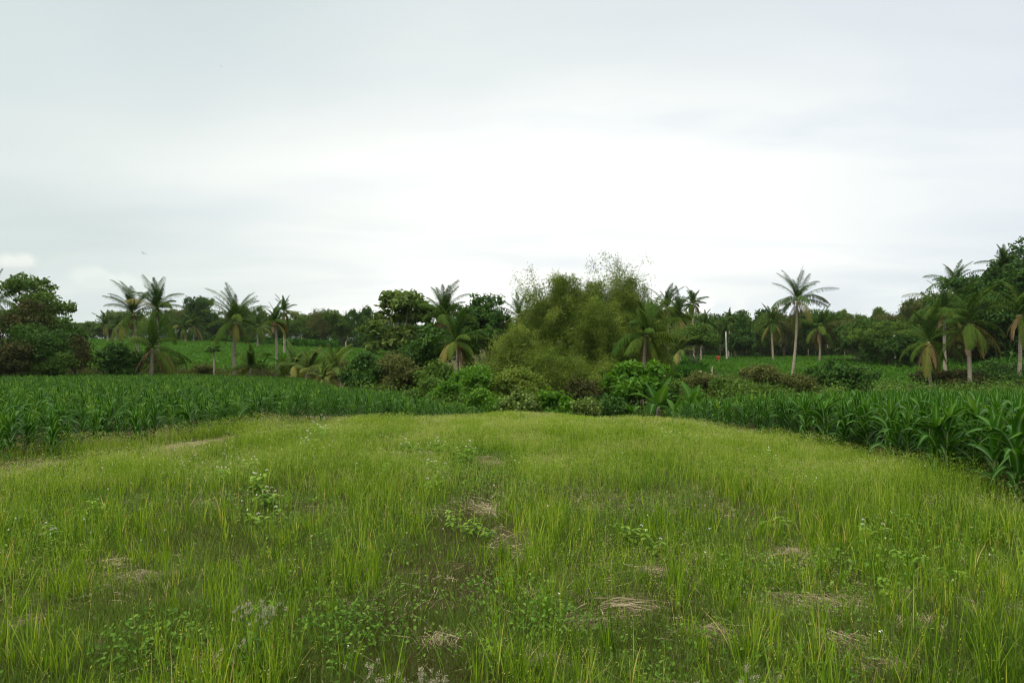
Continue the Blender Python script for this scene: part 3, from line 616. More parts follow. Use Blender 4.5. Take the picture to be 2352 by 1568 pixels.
# ------------------------------------------------------------------ trees
def make_tree(seed, H, W, crown0=.25, nl=12, clumps=220, per=45, leaf=(.20, .10), sig=.30, lobe=(.26, .42), gap=0.0, trunk_r=None, shape='round', shell=.55, stems=1, flat=.75, limbs=True, dirw=0):
    if dirw == 0: leaf = (leaf[0] * 1.25, leaf[1] * 1.25); sig *= .74; gap = min(.65, gap + .2); per = int(per * .8); clumps = int(clumps * 1.2)
    r = np.random.default_rng(seed); tr = Soup(); cr = Soup()
    R = W / 2; hb = H * crown0; ch = (H - hb) / 2; cz = hb + ch; trunk_r = trunk_r or H * .018
    lobes = []
    for i in range(nl):
        for _ in range(30):
            d = unit(r.normal(size=3)); q = r.uniform(.25, .72)
            c = d * q
            if shape == 'cone':
                zz = r.uniform(-1, 1); c = np.array([d[0] * .5 * (1 - zz) * .5, d[1] * .5 * (1 - zz) * .5, zz * .85])
            if shape == 'umbrella' and c[2] < .0: continue
            break
        rad = r.uniform(*lobe)
        if shape == 'cone': rad *= max(.35, (1 - c[2]) * .55)
        lobes.append((np.array([c[0] * R, c[1] * R, cz + c[2] * ch]), rad * R * 1.1, rad * (R * .4 + ch * .6) * 1.0))
    tot = sum(l[1] ** 2 for l in lobes)
    Cs = []; Ns = []
    for c, rx, rz in lobes:
        n = max(4, int(clumps * rx * rx / tot)); d = unit(r.normal(size=(n, 3))); d[:, 2] = np.where(d[:, 2] < -.3, -d[:, 2] * .6, d[:, 2])
        q = r.uniform(shell, 1.0, n) ** .7
        Cs.append(c + d * q[:, None] * np.array([rx, rx, rz])); Ns.append(d)
    C = np.concatenate(Cs); Nn = np.concatenate(Ns)
    hx = max(np.percentile(np.abs(C[:, 0]), 97), .1); C[:, :2] *= (R - sig * .8) / hx
    zt = np.percentile(C[:, 2], 99.3); C[:, 2] = hb * .6 + (C[:, 2] - hb * .6) * (H - sig * .5 - hb * .6) / (zt - hb * .6)
    if gap > 0:
        k = wav(C, 5.0 / R, seed % 7) > -1 + gap * 1.2; C, Nn = C[k], Nn[k]
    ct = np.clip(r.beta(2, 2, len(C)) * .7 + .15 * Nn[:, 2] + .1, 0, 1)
    j = np.repeat(np.arange(len(C)), per)
    off = r.normal(size=(len(j), 3)) * sig * np.array([1, 1, flat])
    P = C[j] + off * np.clip(r.uniform(.4, 1.3, len(C))[j][:, None], 0, 2)
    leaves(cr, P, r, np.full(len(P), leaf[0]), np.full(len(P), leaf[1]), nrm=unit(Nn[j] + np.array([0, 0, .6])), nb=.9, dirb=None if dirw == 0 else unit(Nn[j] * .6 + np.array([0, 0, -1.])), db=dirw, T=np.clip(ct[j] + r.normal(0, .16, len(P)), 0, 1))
    # trunk and limbs
    for s in range(stems):
        a = r.uniform(0, 6.28); sx = (s - (stems - 1) / 2) * .35
        top = np.array([math.cos(a) * R * .18 + sx * 2, math.sin(a) * R * .18, cz + ch * .2])
        path = [np.array([sx, 0, -.6]) * (1 - q) + top * q + np.array([math.sin(q * 5 + s) * .03 * H, math.cos(q * 4 + s) * .02 * H, 0]) * q for q in np.linspace(0, 1, 9)]
        tube(tr, path, trunk_r * (1 - .8 * np.linspace(0, 1, 9)) / (stems ** .4), 8)
    if limbs:
        for c, rx, rz in lobes:
            q = r.uniform(.35, .7); b = np.array(path[int(q * 8)]); m = (b + c) / 2 + np.array([0, 0, -.05 * H]) * r.uniform(-.5, 1)
            pts = [b * (1 - s) ** 2 + 2 * m * s * (1 - s) + c * s * s for s in np.linspace(0, 1, 6)]
            tube(tr, pts, trunk_r * .38 * (1 - .75 * np.linspace(0, 1, 6)), 5)
            for _ in range(3):
                e = c + unit(r.normal(size=3)) * rx * .8; tube(tr, [pts[3], (pts[3] + e) / 2 + r.normal(0, .1, 3), e], trunk_r * .14 * np.array([1, .7, .3]), 4)
    return tr, cr
def place_tree(name, label, cat, px, ytop, Y, wpx, leafmat, barkmat='bark', group=None, zb=None, **k):
    x = X(px, Y); z = gz(x, Y) if zb is None else zb
    H = Zat(ytop, Y) - z; W = wpx / F * Y
    tr, cr = make_tree(H=H, W=W, **k)
    t = thing(name, label, cat, (x, Y, z), 0, (1, 1, 1), group)
    part('trunk', tr.mesh(name + '_trunk', M[barkmat], True), t); part('crown', cr.mesh(name + '_crown', M[leafmat]), t)
    return t

# --- mid distance trees, left to right
T_ = place_tree
T_('broadleaf_tree', 'green leafy tree with knobbly top at the far left edge', 'tree', 78, 640, 60, 135, 't_mid', seed=1, crown0=.2, clumps=420, per=42, leaf=(.26, .14), sig=.34, gap=.2)
T_('scrub_tree', 'brown leaved scrubby tree at the left edge of the picture', 'tree', 18, 684, 54, 150, 't_brown', seed=2, crown0=.08, nl=18, lobe=(.16, .34), clumps=420, per=26, leaf=(.22, .09), sig=.38, gap=.45)
T_('scrub_tree', 'dark low tree in front of the green knobbly tree', 'tree', 95, 748, 52, 120, 't_dark', seed=3, crown0=.05, nl=16, lobe=(.18, .34), clumps=330, per=30, leaf=(.18, .08), sig=.36, gap=.3)
T_('small_tree', 'slim dark tree right of the green knobbly tree', 'tree', 165, 728, 58, 62, 't_dark', seed=4, crown0=.1, clumps=160, per=36, leaf=(.22, .11), sig=.30, gap=.45)
T_('bush', 'dark brown tangled bush under the slim dark tree', 'bush', 175, 775, 55, 90, 't_brown', seed=5, crown0=.0, clumps=260, per=36, leaf=(.16, .07), sig=.32, gap=.25)
T_('bush', 'dense dark round bush between the brown scrub and the short palm', 'bush', 262, 792, 56, 95, 't_dark', seed=6, crown0=.0, clumps=330, per=44, leaf=(.18, .10), sig=.28)
T_('bush', 'olive bush at the foot of the left brown scrub', 'bush', 120, 806, 52, 90, 't_mid', seed=7, crown0=.0, clumps=230, per=36, leaf=(.16, .08), sig=.30)
T_('bush', 'dark bush with red brown twigs at the left picture edge', 'bush', 30, 790, 50, 110, 't_brown', seed=8, crown0=.0, clumps=260, per=36, leaf=(.16, .08), sig=.34)
T_('bush', 'small brown bush right of the papaya tree', 'bush', 470, 838, 62, 60, 't_olive', seed=9, crown0=.0, clumps=120, per=34, leaf=(.16, .07), sig=.26)
T_('bush', 'green bush behind the short leaning palm', 'bush', 372, 812, 64, 80, 't_mid', seed=10, crown0=.0, clumps=160, per=36, leaf=(.18, .09), sig=.28)
T_('bush', 'green bush between the young palms at the back of the left maize', 'bush', 690, 828, 66, 90, 't_mid', seed=50, crown0=.0, clumps=220, per=36, leaf=(.18, .09), sig=.30, gap=.2)
T_('bush', 'dark bush at the foot of the full round crowned palm', 'bush', 585, 832, 68, 70, 't_mid', seed=51, crown0=.0, clumps=180, per=36, leaf=(.18, .09), sig=.30, gap=.2)
T_('bush', 'olive bush between the last young palm and the dense dark green bush', 'bush', 790, 828, 60, 80, 't_olive', seed=52, crown0=.0, clumps=220, per=36, leaf=(.16, .08), sig=.30, gap=.2)
T_('broadleaf_tree', 'tree with large pale green leaves left of the leaning palms', 'tree', 925, 672, 56, 142, 't_light', seed=12, crown0=.28, nl=17, clumps=700, per=22, leaf=(.40, .19), sig=.26, gap=.30, lobe=(.20, .34), trunk_r=.16, barkmat='palebark')
T_('broadleaf_tree', 'dark full tree behind the two leaning palms', 'tree', 1068, 684, 64, 170, 't_dark', seed=13, crown0=.1, nl=16, clumps=600, per=42, leaf=(.26, .14), sig=.36, gap=.2)
T_('broadleaf_tree', 'greyish loose tree just left of the bamboo', 'tree', 1128, 712, 70, 90, 't_olive', seed=14, crown0=.1, nl=12, clumps=300, per=34, leaf=(.22, .09), sig=.36, gap=.3)
T_('broadleaf_tree', 'dark low tree under the large leaved tree', 'tree', 985, 752, 52, 120, 't_dark', seed=15, crown0=.02, nl=14, clumps=420, per=42, leaf=(.22, .12), sig=.32, gap=.1)
T_('bush', 'dense dark green bush at the right end of the left maize', 'bush', 838, 815, 44, 130, 't_dark', seed=16, crown0=.0, nl=14, clumps=420, per=40, leaf=(.17, .10), sig=.27)
T_('bush', 'brownish bush below the large leaved tree', 'bush', 925, 815, 42, 110, 't_olive', seed=17, crown0=.0, nl=12, clumps=360, per=40, leaf=(.15, .07), sig=.28)
T_('bush', 'mid green bush in front of the leaning palm trunks', 'bush', 1010, 832, 39, 100, 't_mid', seed=18, crown0=.0, nl=12, clumps=330, per=40, leaf=(.15, .09), sig=.25)
T_('bush', 'bright green bush right of the leaning palm trunks', 'bush', 1092, 845, 37, 95, 'bright', seed=19, crown0=.0, nl=12, clumps=330, per=34, leaf=(.17, .10), sig=.24)
T_('bush', 'low bright bush beyond the tip of the left maize', 'bush', 1040, 880, 31, 90, 'bright', seed=20, crown0=.0, nl=10, clumps=260, per=32, leaf=(.13, .08), sig=.20)
T_('bush', 'low dull bush where the left maize meets the dark bush', 'bush', 965, 872, 35, 85, 't_mid', seed=21, crown0=.0, nl=10, clumps=260, per=32, leaf=(.13, .08), sig=.20)
T_('vine_thicket', 'pale green vine hanging under the left side of the bamboo', 'vine thicket', 1165, 850, 36, 95, 'bamboo', seed=22, crown0=.0, nl=12, clumps=360, per=38, leaf=(.11, .07), sig=.24)
T_('vine_thicket', 'mid green vine heap at the meadow edge left of centre', 'vine thicket', 1130, 895, 28, 110, 'bright', seed=23, crown0=.0, nl=12, clumps=320, per=34, leaf=(.10, .07), sig=.20)
T_('vine_thicket', 'yellow green vine heap at the meadow edge under the bamboo', 'vine thicket', 1205, 905, 25, 90, 't_light', seed=24, crown0=.0, nl=12, clumps=300, per=30, leaf=(.10, .07), sig=.17)
T_('bush', 'bright leafy low bush at the meadow edge under the bamboo centre', 'bush', 1272, 902, 25, 85, 'bright', seed=25, crown0=.0, nl=12, clumps=300, per=24, leaf=(.14, .10), sig=.17)
T_('bush', 'olive vine covered hump under the middle of the bamboo', 'bush', 1225, 868, 36, 110, 'bamboo', seed=26, crown0=.0, nl=12, clumps=360, per=40, leaf=(.13, .07), sig=.26)
T_('bush', 'brown dry thicket between the bamboo and the mango bush', 'bush', 1335, 872, 34, 90, 't_brown', seed=27, crown0=.0, nl=12, clumps=300, per=36, leaf=(.12, .06), sig=.24)
T_('bush', 'yellowish low weed heap at the meadow edge below the dry thicket', 'bush', 1340, 918, 24, 60, 't_light', seed=28, crown0=.0, nl=9, clumps=200, per=28, leaf=(.09, .05), sig=.15)
T_('bush', 'dark low bush at the meadow edge below the mango bush', 'bush', 1400, 915, 25, 70, 't_dark', seed=29, crown0=.0, nl=9, clumps=200, per=28, leaf=(.12, .07), sig=.16)
T_('bush', 'feathery olive bush left of the bright mango bush', 'bush', 1398, 838, 36, 82, 'bamboo', seed=30, crown0=.05, nl=12, clumps=330, per=44, leaf=(.11, .035), sig=.24)
T_('mango_bush', 'bright glossy mango bush right of the bamboo', 'bush', 1468, 832, 31, 128, 'bright', seed=31, crown0=.12, nl=18, clumps=460, per=16, leaf=(.24, .085), sig=.15, lobe=(.22, .36), gap=.15, trunk_r=.07)
T_('bush', 'dark green shrubbery behind the banana plants', 'bush', 1560, 880, 32, 110, 't_mid', seed=32, crown0=.0, nl=12, clumps=300, per=36, leaf=(.12, .07), sig=.24)
T_('bush', 'brown green scrub right of the banana plants', 'bush', 1640, 858, 40, 130, 't_olive', seed=33, crown0=.0, nl=14, clumps=400, per=38, leaf=(.13, .06), sig=.28)
T_('bush', 'green scrub mound left of the tall lone palm', 'bush', 1752, 840, 44, 100, 't_olive', seed=34, crown0=.0, nl=12, clumps=330, per=38, leaf=(.14, .07), sig=.28)
T_('bush', 'green scrub between the scrub mound and the right maize', 'bush', 1700, 872, 33, 120, 't_mid', seed=35, crown0=.0, nl=12, clumps=330, per=38, leaf=(.12, .07), sig=.25)
T_('bush', 'wide dark green bush right of the tall lone palm', 'bush', 1912, 838, 50, 150, 't_dark', seed=36, crown0=.0, nl=16, clumps=460, per=42, leaf=(.18, .10), sig=.30)
T_('bush', 'small olive bush at the foot of the tall lone palm', 'bush', 1835, 862, 44, 80, 't_olive', seed=37, crown0=.0, nl=10, clumps=240, per=36, leaf=(.13, .07), sig=.25)
T_('bush', 'dark bush under the right hand palms', 'bush', 2190, 852, 56, 120, 't_brown', seed=38, crown0=.0, nl=12, clumps=300, per=38, leaf=(.18, .09), sig=.32)
T_('bush', 'dark undergrowth bush at the right picture edge', 'bush', 2300, 835, 58, 140, 't_dark', seed=39, crown0=.0, nl=14, clumps=360, per=38, leaf=(.20, .10), sig=.34)
T_('small_tree', 'light green tree with bare lower stems left of the concrete pole', 'tree', 1592, 748, 82, 120, 't_mid', seed=40, crown0=.30, nl=14, clumps=360, per=34, leaf=(.26, .11), sig=.40, gap=.3, barkmat='palebark', stems=3, shape='umbrella')
T_('small_tree', 'pale round tree at the foot of the far right hill', 'tree', 1960, 735, 120, 150, 't_olive', seed=41, crown0=.08, nl=16, clumps=520, per=44, leaf=(.30, .08), sig=.55, gap=.2, stems=3, barkmat='palebark')
T_('small_tree', 'grey green feathery tree left of the second concrete pole', 'tree', 2035, 722, 118, 100, 't_olive', seed=42, crown0=.08, nl=14, clumps=380, per=40, leaf=(.30, .08), sig=.5, gap=.25, stems=2, barkmat='palebark')
T_('conical_tree', 'small dark cone shaped tree in the right far treeline', 'tree', 1703, 716, 140, 62, 't_dark', seed=43, crown0=.1, nl=22, clumps=360, per=40, leaf=(.35, .2), sig=.42, shape='cone', lobe=(.35, .5))
T_('broadleaf_tree', 'tall dark tree filling the right picture edge', 'tree', 2375, 600, 84, 210, 't_dark', seed=44, crown0=.15, nl=20, clumps=900, per=46, leaf=(.36, .2), sig=.55, gap=.1)
T_('broadleaf_tree', 'dark tree with bright tips left of the right edge tree', 'tree', 2275, 640, 88, 175, 't_dark', seed=45, crown0=.1, nl=18, clumps=700, per=46, leaf=(.36, .2), sig=.5, gap=.1)
T_('broadleaf_tree', 'spindly bare topped tree rising at the top right edge', 'tree', 2362, 545, 86, 90, 't_dark', seed=46, crown0=.55, nl=10, clumps=90, per=24, leaf=(.30, .16), sig=.32, gap=.2)

# --- shared crowns for the far trees
def proto_set():
    P = {}
    spec = {'dark': ('t_dark', dict(clumps=420, per=34, leaf=(.42, .24), sig=.48, gap=.1)), 'mid': ('t_mid', dict(clumps=420, per=34, leaf=(.42, .22), sig=.52, gap=.2)),
            'olive': ('t_olive', dict(clumps=380, per=34, leaf=(.40, .16), sig=.58, gap=.25)), 'light': ('t_light', dict(clumps=380, per=28, leaf=(.42, .22), sig=.5, gap=.25))}
    for i, (k, (m, kw)) in enumerate(spec.items()):
        P[k] = []
        for v in range(3):
            tr, cr = make_tree(seed=500 + i * 10 + v, H=10, W=10, crown0=.12, nl=15, lobe=(.24, .42), trunk_r=.2, **kw)
            P[k].append((tr.mesh('far_trunk', M['bark'], True), cr.mesh('far_crown', M[m])))
    return P
PR = proto_set()
rr = random.Random(5)
def far_tree(kind, px, ytop, Y, wpx, label, group=None, name='broadleaf_tree'):
    x = X(px, Y); z = gz(x, Y); H = Zat(ytop, Y) - z; W = wpx / F * Y
    tm, cm = PR[kind][rr.randrange(3)]
    t = thing(name, label, 'tree', (x, Y, z - .2), rr.uniform(0, 6.28), (W / 10, W / 10, H / 10), group)
    part('trunk', tm, t); part('crown', cm, t)
# named far trees of the left treeline
for a in [('dark', 458, 681, 178, 70, 'tall round dark tree standing above the left far treeline'),
          ('mid', 575, 703, 175, 62, 'flat topped tree between two palms in the left far treeline'),
          ('mid', 700, 722, 168, 66, 'mid green tree right of the thin far palm'),
          ('olive', 742, 708, 160, 60, 'yellowish tree with pale top in the left far treeline'),
          ('mid', 785, 712, 158, 76, 'broad green tree right of the yellowish far tree'),
          ('dark', 832, 704, 152, 48, 'small dark round tree touching the large leaved tree'),
          ('olive', 425, 706, 182, 50, 'thin olive tree left of the tall round dark tree'),
          ('dark', 510, 728, 186, 60, 'dark tree right of the tall round dark tree'),
          ('mid', 645, 735, 172, 70, 'green tree behind the thin ragged palm'),
          ('mid', 215, 738, 200, 50, 'low green tree at the left start of the far treeline'),
          ('dark', 255, 742, 205, 60, 'low dark tree left of the tall pair of palms'),
          ('dark', 1610, 735, 135, 70, 'dark tree under the small far palm right of the bamboo'),
          ('mid', 1655, 728, 150, 60, 'green tree left of the cone shaped tree'),
          ('mid', 1745, 735, 152, 50, 'round tree right of the cone shaped tree'),
          ('olive', 1800, 725, 150, 70, 'olive tree behind the tall lone palm'),
          ('dark', 1870, 712, 150, 80, 'dark tree right behind the tall lone palm'),
          ('mid', 1930, 716, 155, 60, 'green tree above the pale round tree')]:
    far_tree(*a)
# crowds that nothing tells apart
for i in range(26):
    px = 180 + i * 28 + rr.uniform(-8, 8); far_tree(rr.choice(['mid', 'mid', 'light', 'olive', 'dark']), px, rr.uniform(704, 736) + (8 if px < 380 else 0), float(np.interp(px, [180, 450, 650, 900], [208, 205, 182, 160])) + rr.uniform(0, 8), rr.uniform(45, 70), 'green tree in the continuous far treeline on the left', 'trees of the left far treeline')
for i in range(26):
    px = 1500 + i * 24 + rr.uniform(-8, 8); far_tree(rr.choice(['dark', 'mid', 'mid', 'olive', 'light']), px, rr.uniform(708, 738) - max(0, px - 1950) * .12, 155 + rr.uniform(0, 8) - max(0, px - 2000) * .12, rr.uniform(50, 80), 'dark green tree in the continuous treeline behind the right far field', 'trees of the right far treeline')
for i in range(14):      # fill behind the centre
    px = 860 + i * 52; far_tree('dark', px, rr.uniform(738, 752), 120 + rr.uniform(0, 10), 80, 'dark tree showing through gaps behind the bamboo and its neighbours', 'trees behind the bamboo')
HILL = lambda px: np.interp(px, [1980, 2050, 2100, 2160, 2230, 2280, 2330, 2400, 2560], [716, 705, 690, 664, 648, 622, 600, 575, 560])
for i in range(34):
    px = 1990 + (i * 47 % 560) + rr.uniform(-8, 8); row = i % 3
    far_tree(rr.choice(['dark', 'dark', 'dark', 'mid', 'olive']), px, float(HILL(px)) + [8, 38, 72][row] + rr.uniform(-14, 26), [112, 100, 90][row] + rr.uniform(-3, 3), rr.uniform(70, 115), 'dark broadleaf tree massed with others on the right hillside', 'trees massed on the right hillside')
# low scrub at the feet of the far trees
def understorey():
    r = np.random.default_rng(8)
    for (pxa, pxb, Yf, h, mat, lab, n) in ((120, 930, lambda p: np.interp(p, [180, 450, 650, 900], [203, 200, 176, 154]), 4.2, 't_dark', 'dark understorey at the foot of the left far treeline', 1500),
                                      (1480, 2080, lambda p: 153 + 0 * p, 4.6, 't_dark', 'dark understorey at the foot of the right far treeline', 1500),
                                      (2040, 2700, lambda p: np.interp(p, [2040, 2180, 2300, 2600], [150, 110, 84, 80]), 4.6, 't_dark', 'dark understorey at the foot of the right hillside', 1500)):
        sp = Soup(); px = r.uniform(pxa, pxb, n); Y = Yf(px) + r.uniform(-1, 9, n); x = (px - 1176) / F * Y; z = terrain(x, Y) + r.uniform(0, 1, n) ** 1.3 * h * (1 + .35 * np.sin(px * .06) + .2 * np.sin(px * .17))
        C = np.stack([x, Y, z], -1); j = np.repeat(np.arange(n), 26); P = C[j] + r.normal(size=(len(j), 3)) * .55; P[:, 2] = np.maximum(P[:, 2], terrain(P[:, 0], P[:, 1]))
        leaves(sp, P, r, np.full(len(P), .5), np.full(len(P), .28), nrm=np.array([0, -.4, .8]), nb=1, T=np.clip(r.uniform(0, 1, n)[j] * .7 + r.uniform(0, .3, len(P)), 0, 1))
        tag(part('understorey', sp.mesh('understorey', M[mat])), lab, 'undergrowth', kind='stuff')
    # ravine floor growth beyond the meadow crest
    sp = Soup(); n = 5200; px = r.uniform(820, 2420, n); Y = r.uniform(0, 1, n) ** 1.2 * 34 + 27; x = (px - 1176) / F * Y
    k = ~((px < 1000) & (Y < 34)) & ~((px > 1950) & (Y > 56)); x, Y = x[k], Y[k]; n = len(x)
    C = np.stack([x, Y, terrain(x, Y) + r.uniform(0, .9, n)], -1); j = np.repeat(np.arange(n), 24); P = C[j] + r.normal(size=(len(j), 3)) * .32; P[:, 2] = np.maximum(P[:, 2], terrain(P[:, 0], P[:, 1]))
    leaves(sp, P, r, np.full(len(P), .2), np.full(len(P), .09), nrm=np.array([0, -.3, .8]), nb=.9, T=np.clip(r.uniform(0, 1, n)[j] * .7 + r.uniform(0, .3, len(P)), 0, 1))
    n = 2600; px = r.uniform(1520, 2130, n); Y = r.uniform(30, 52, n); x = (px - 1176) / F * Y
    C = np.stack([x, Y, terrain(x, Y) + r.uniform(0, 1.0, n) * (1 + .5 * np.sin(px * .05) + .3 * np.sin(px * .11 + Y))], -1); j = np.repeat(np.arange(n), 26); P = C[j] + r.normal(size=(len(j), 3)) * .25; P[:, 2] = np.maximum(P[:, 2], terrain(P[:, 0], P[:, 1]))
    leaves(sp, P, r, np.full(len(P), .17), np.full(len(P), .08), nrm=np.array([0, -.3, .8]), nb=.9, T=np.clip(r.uniform(0, 1, n)[j] * .8 + r.uniform(0, .3, len(P)), 0, 1))
    tag(part('undergrowth', sp.mesh('undergrowth', M['t_mid'])), 'low tangled growth covering the hollow beyond the meadow', 'undergrowth', kind='stuff')
    sp = Soup(); n = 1500; px = r.uniform(-150, 880, n); Y = 62 + r.uniform(0, 6, n); x = (px - 1176) / F * Y
    C = np.stack([x, Y, terrain(x, Y) + r.uniform(0, .9, n)], -1); j = np.repeat(np.arange(n), 22); P = C[j] + r.normal(size=(len(j), 3)) * .3; P[:, 2] = np.maximum(P[:, 2], terrain(P[:, 0], P[:, 1]))
    leaves(sp, P, r, np.full(len(P), .22), np.full(len(P), .08), nrm=np.array([0, -.3, .8]), nb=.9)
    tag(part('undergrowth', sp.mesh('undergrowth', M['t_olive'])), 'low rough growth along the back edge of the left maize', 'undergrowth', kind='stuff')
understorey()

# ------------------------------------------------------------------ bamboo
def bamboo(seed, H, R, nc, label, px, Y, lean=0.0, sprays=46, sparse_top=.25, per=26, mat='bamboo', bodies=()):
    r = np.random.default_rng(seed); cu = Soup(); fo = Soup(); Cs = []; Ts = []
    for i in range(nc):
        a = r.uniform(0, 6.28); b0 = np.array([math.cos(a), math.sin(a), 0]) * r.uniform(0, R * .28); h = H * r.uniform(.6, 1.0)
        out = (r.uniform(.15, 1.0) * R) * (1.25 - h / H * .75); az = a + r.normal(0, .5); o = np.array([math.cos(az), math.sin(az), 0])
        s = np.linspace(0, 1, 14); droop = r.uniform(.0, .28)
        P = b0 + o * (out * s[:, None] ** 2.0) + np.array([lean, 0, 0]) * s[:, None] + np.array([0, 0, 1.]) * (h * (s - droop * s ** 3.2))[:, None]
        tube(cu, P, .035 * (1 - .85 * s), 5, r.uniform(0, 1))
        m = sprays; q = np.clip(r.uniform(.12, 1.0, m), 0, 1); base = np.stack([np.interp(q, s, P[:, k]) for k in range(3)], -1)
        br = r.normal(size=(m, 3)) * (R * .17) * (1.1 - q * .75)[:, None]; br[:, 2] -= np.abs(br[:, 2]) * .4
        for k in range(0, m, 3): tube(cu, [base[k], base[k] + br[k] * .6 + [0, 0, .1], base[k] + br[k]], [.010, .007, .004], 3, .6)
        keep = r.uniform(size=m) > sparse_top * (q ** 3) * (h / H)
        Cs.append((base + br)[keep]); Ts.append(np.full(keep.sum(), np.clip(r.normal(.5, .16), 0, 1)))
    C = np.concatenate(Cs); Tt = np.concatenate(Ts); k = C[:, 2] > .15; C, Tt = C[k], Tt[k]
    j = np.repeat(np.arange(len(C)), per); top = np.clip(C[:, 2] / H, 0, 1)[j]
    off = r.normal(size=(len(j), 3)) * np.array([.34, .34, .26]) * (1.15 - .55 * top[:, None] ** 3); off[:, 2] -= np.hypot(off[:, 0], off[:, 1]) * .45
    keep = r.uniform(size=len(j)) > .55 * np.clip(top - .72, 0, 1) / .28
    P = (C[j] + off)[keep]; tt = np.clip(Tt[j] + r.normal(0, .15, len(j)), 0, 1)[keep]
    leaves(fo, P, r, np.full(len(P), .22), np.full(len(P), .045), nrm=np.array([0, 0, .7]), nb=.6, dirb=np.array([0, 0, -1.]), db=.7, T=tt)
    z0 = gz(X(px, Y), Y)
    for bi, (bpx, byt, bw, dy, bn, c0) in enumerate(bodies):       # nodding leafy culms filling the clump
        Hb = Zat(byt, Y + dy) - z0; Rb = bw / F * Y / 2; o0 = np.array([X(bpx, Y) - X(px, Y), dy, 0]); CC = []; TT = []
        for k in range(int(bn * .23)):
            a = r.uniform(0, 6.28); q = r.uniform(0, 1) ** .6; hh = Hb * max(.22, math.sqrt(1 - q * q * .96)) * r.uniform(.76, 1.10); s = np.linspace(0, 1, 12)
            ap = np.array([math.cos(a), math.sin(a), 0]) * q * Rb
            Pp = o0 + ap * (.25 + .75 * s[:, None] ** 1.6) + np.array([0, 0, 1.]) * (hh * (s * 1.12 - .12 * s ** 5 - .10 * s ** 9))[:, None]
            if k % 3 == 0: tube(cu, Pp, .03 * (1 - .8 * s), 4, r.uniform(0, 1))
            m = int(7 + hh * 2.2); u = r.uniform(.30, 1, m); B = np.stack([np.interp(u, s, Pp[:, c]) for c in range(3)], -1)
            CC.append(B + r.normal(size=(m, 3)) * (.40 * (1.25 - u))[:, None] * [1, 1, .7]); TT.append(np.clip(np.full(m, r.normal(.42, .2)) + .22 * (u - .6), 0, 1))
        CC = np.concatenate(CC); TT = np.concatenate(TT); jj = np.repeat(np.arange(len(CC)), 26)
        of = r.normal(size=(len(jj), 3)) * [.22, .22, .15]; of[:, 2] -= np.hypot(of[:, 0], of[:, 1]) * .55
        leaves(fo, CC[jj] + of, r, np.full(len(jj), .21), np.full(len(jj), .045), nrm=np.array([0, -.1, .8]), nb=.6, dirb=unit(of + [0, 0, -.25]), db=1.3, T=np.clip(TT[jj] + r.normal(0, .13, len(jj)), 0, 1))
    x = X(px, Y); t = thing('bamboo_clump', label, 'bamboo', (x, Y, gz(x, Y)), 0, (1, 1, 1), 'bamboo clumps beyond the meadow')
    part('culms', cu.mesh('bamboo_culms', M['culm'], True), t); part('foliage', fo.mesh('bamboo_foliage', M[mat]), t)
def hb(px, ytop, Y): return Zat(ytop, Y) - gz(X(px, Y), Y)
bamboo(61, hb(1300, 585, 50), 4.0, 46, 'dense olive bamboo clump in the middle of the picture with domed top', 1290, 50, sprays=60, lean=-.6, bodies=((1300, 612, 175, 0, 800, .15), (1368, 634, 150, .5, 500, .15), (1240, 656, 150, -1.5, 400, .1), (1360, 668, 220, -2, 600, .1)))
bamboo(62, hb(1430, 552, 51), 3.6, 44, 'bamboo clump right of the domed one with sparse feathery tips against sky', 1405, 51, sprays=60, sparse_top=.35, lean=.4, bodies=((1445, 628, 190, 0, 700, .1), (1400, 690, 210, -2.5, 500, .1)))
bamboo(63, hb(1190, 738, 44), 3.3, 40, 'lower olive bamboo clump spreading left of the domed one', 1205, 44, sprays=56, lean=-.3, bodies=((1190, 745, 170, 0, 600, .05), (1250, 800, 180, -1.5, 500, .0)))
bamboo(64, hb(1480, 660, 50), 2.6, 26, 'shorter bamboo clump at the right end behind the drooping palm', 1478, 52, sprays=50, sparse_top=.3, bodies=((1500, 690, 120, 0, 400, .1),))
bamboo(65, hb(1310, 780, 40), 3.0, 34, 'low bamboo clump bulging forward under the domed one', 1320, 42, sprays=50, bodies=((1320, 812, 170, 0, 500, .0),))

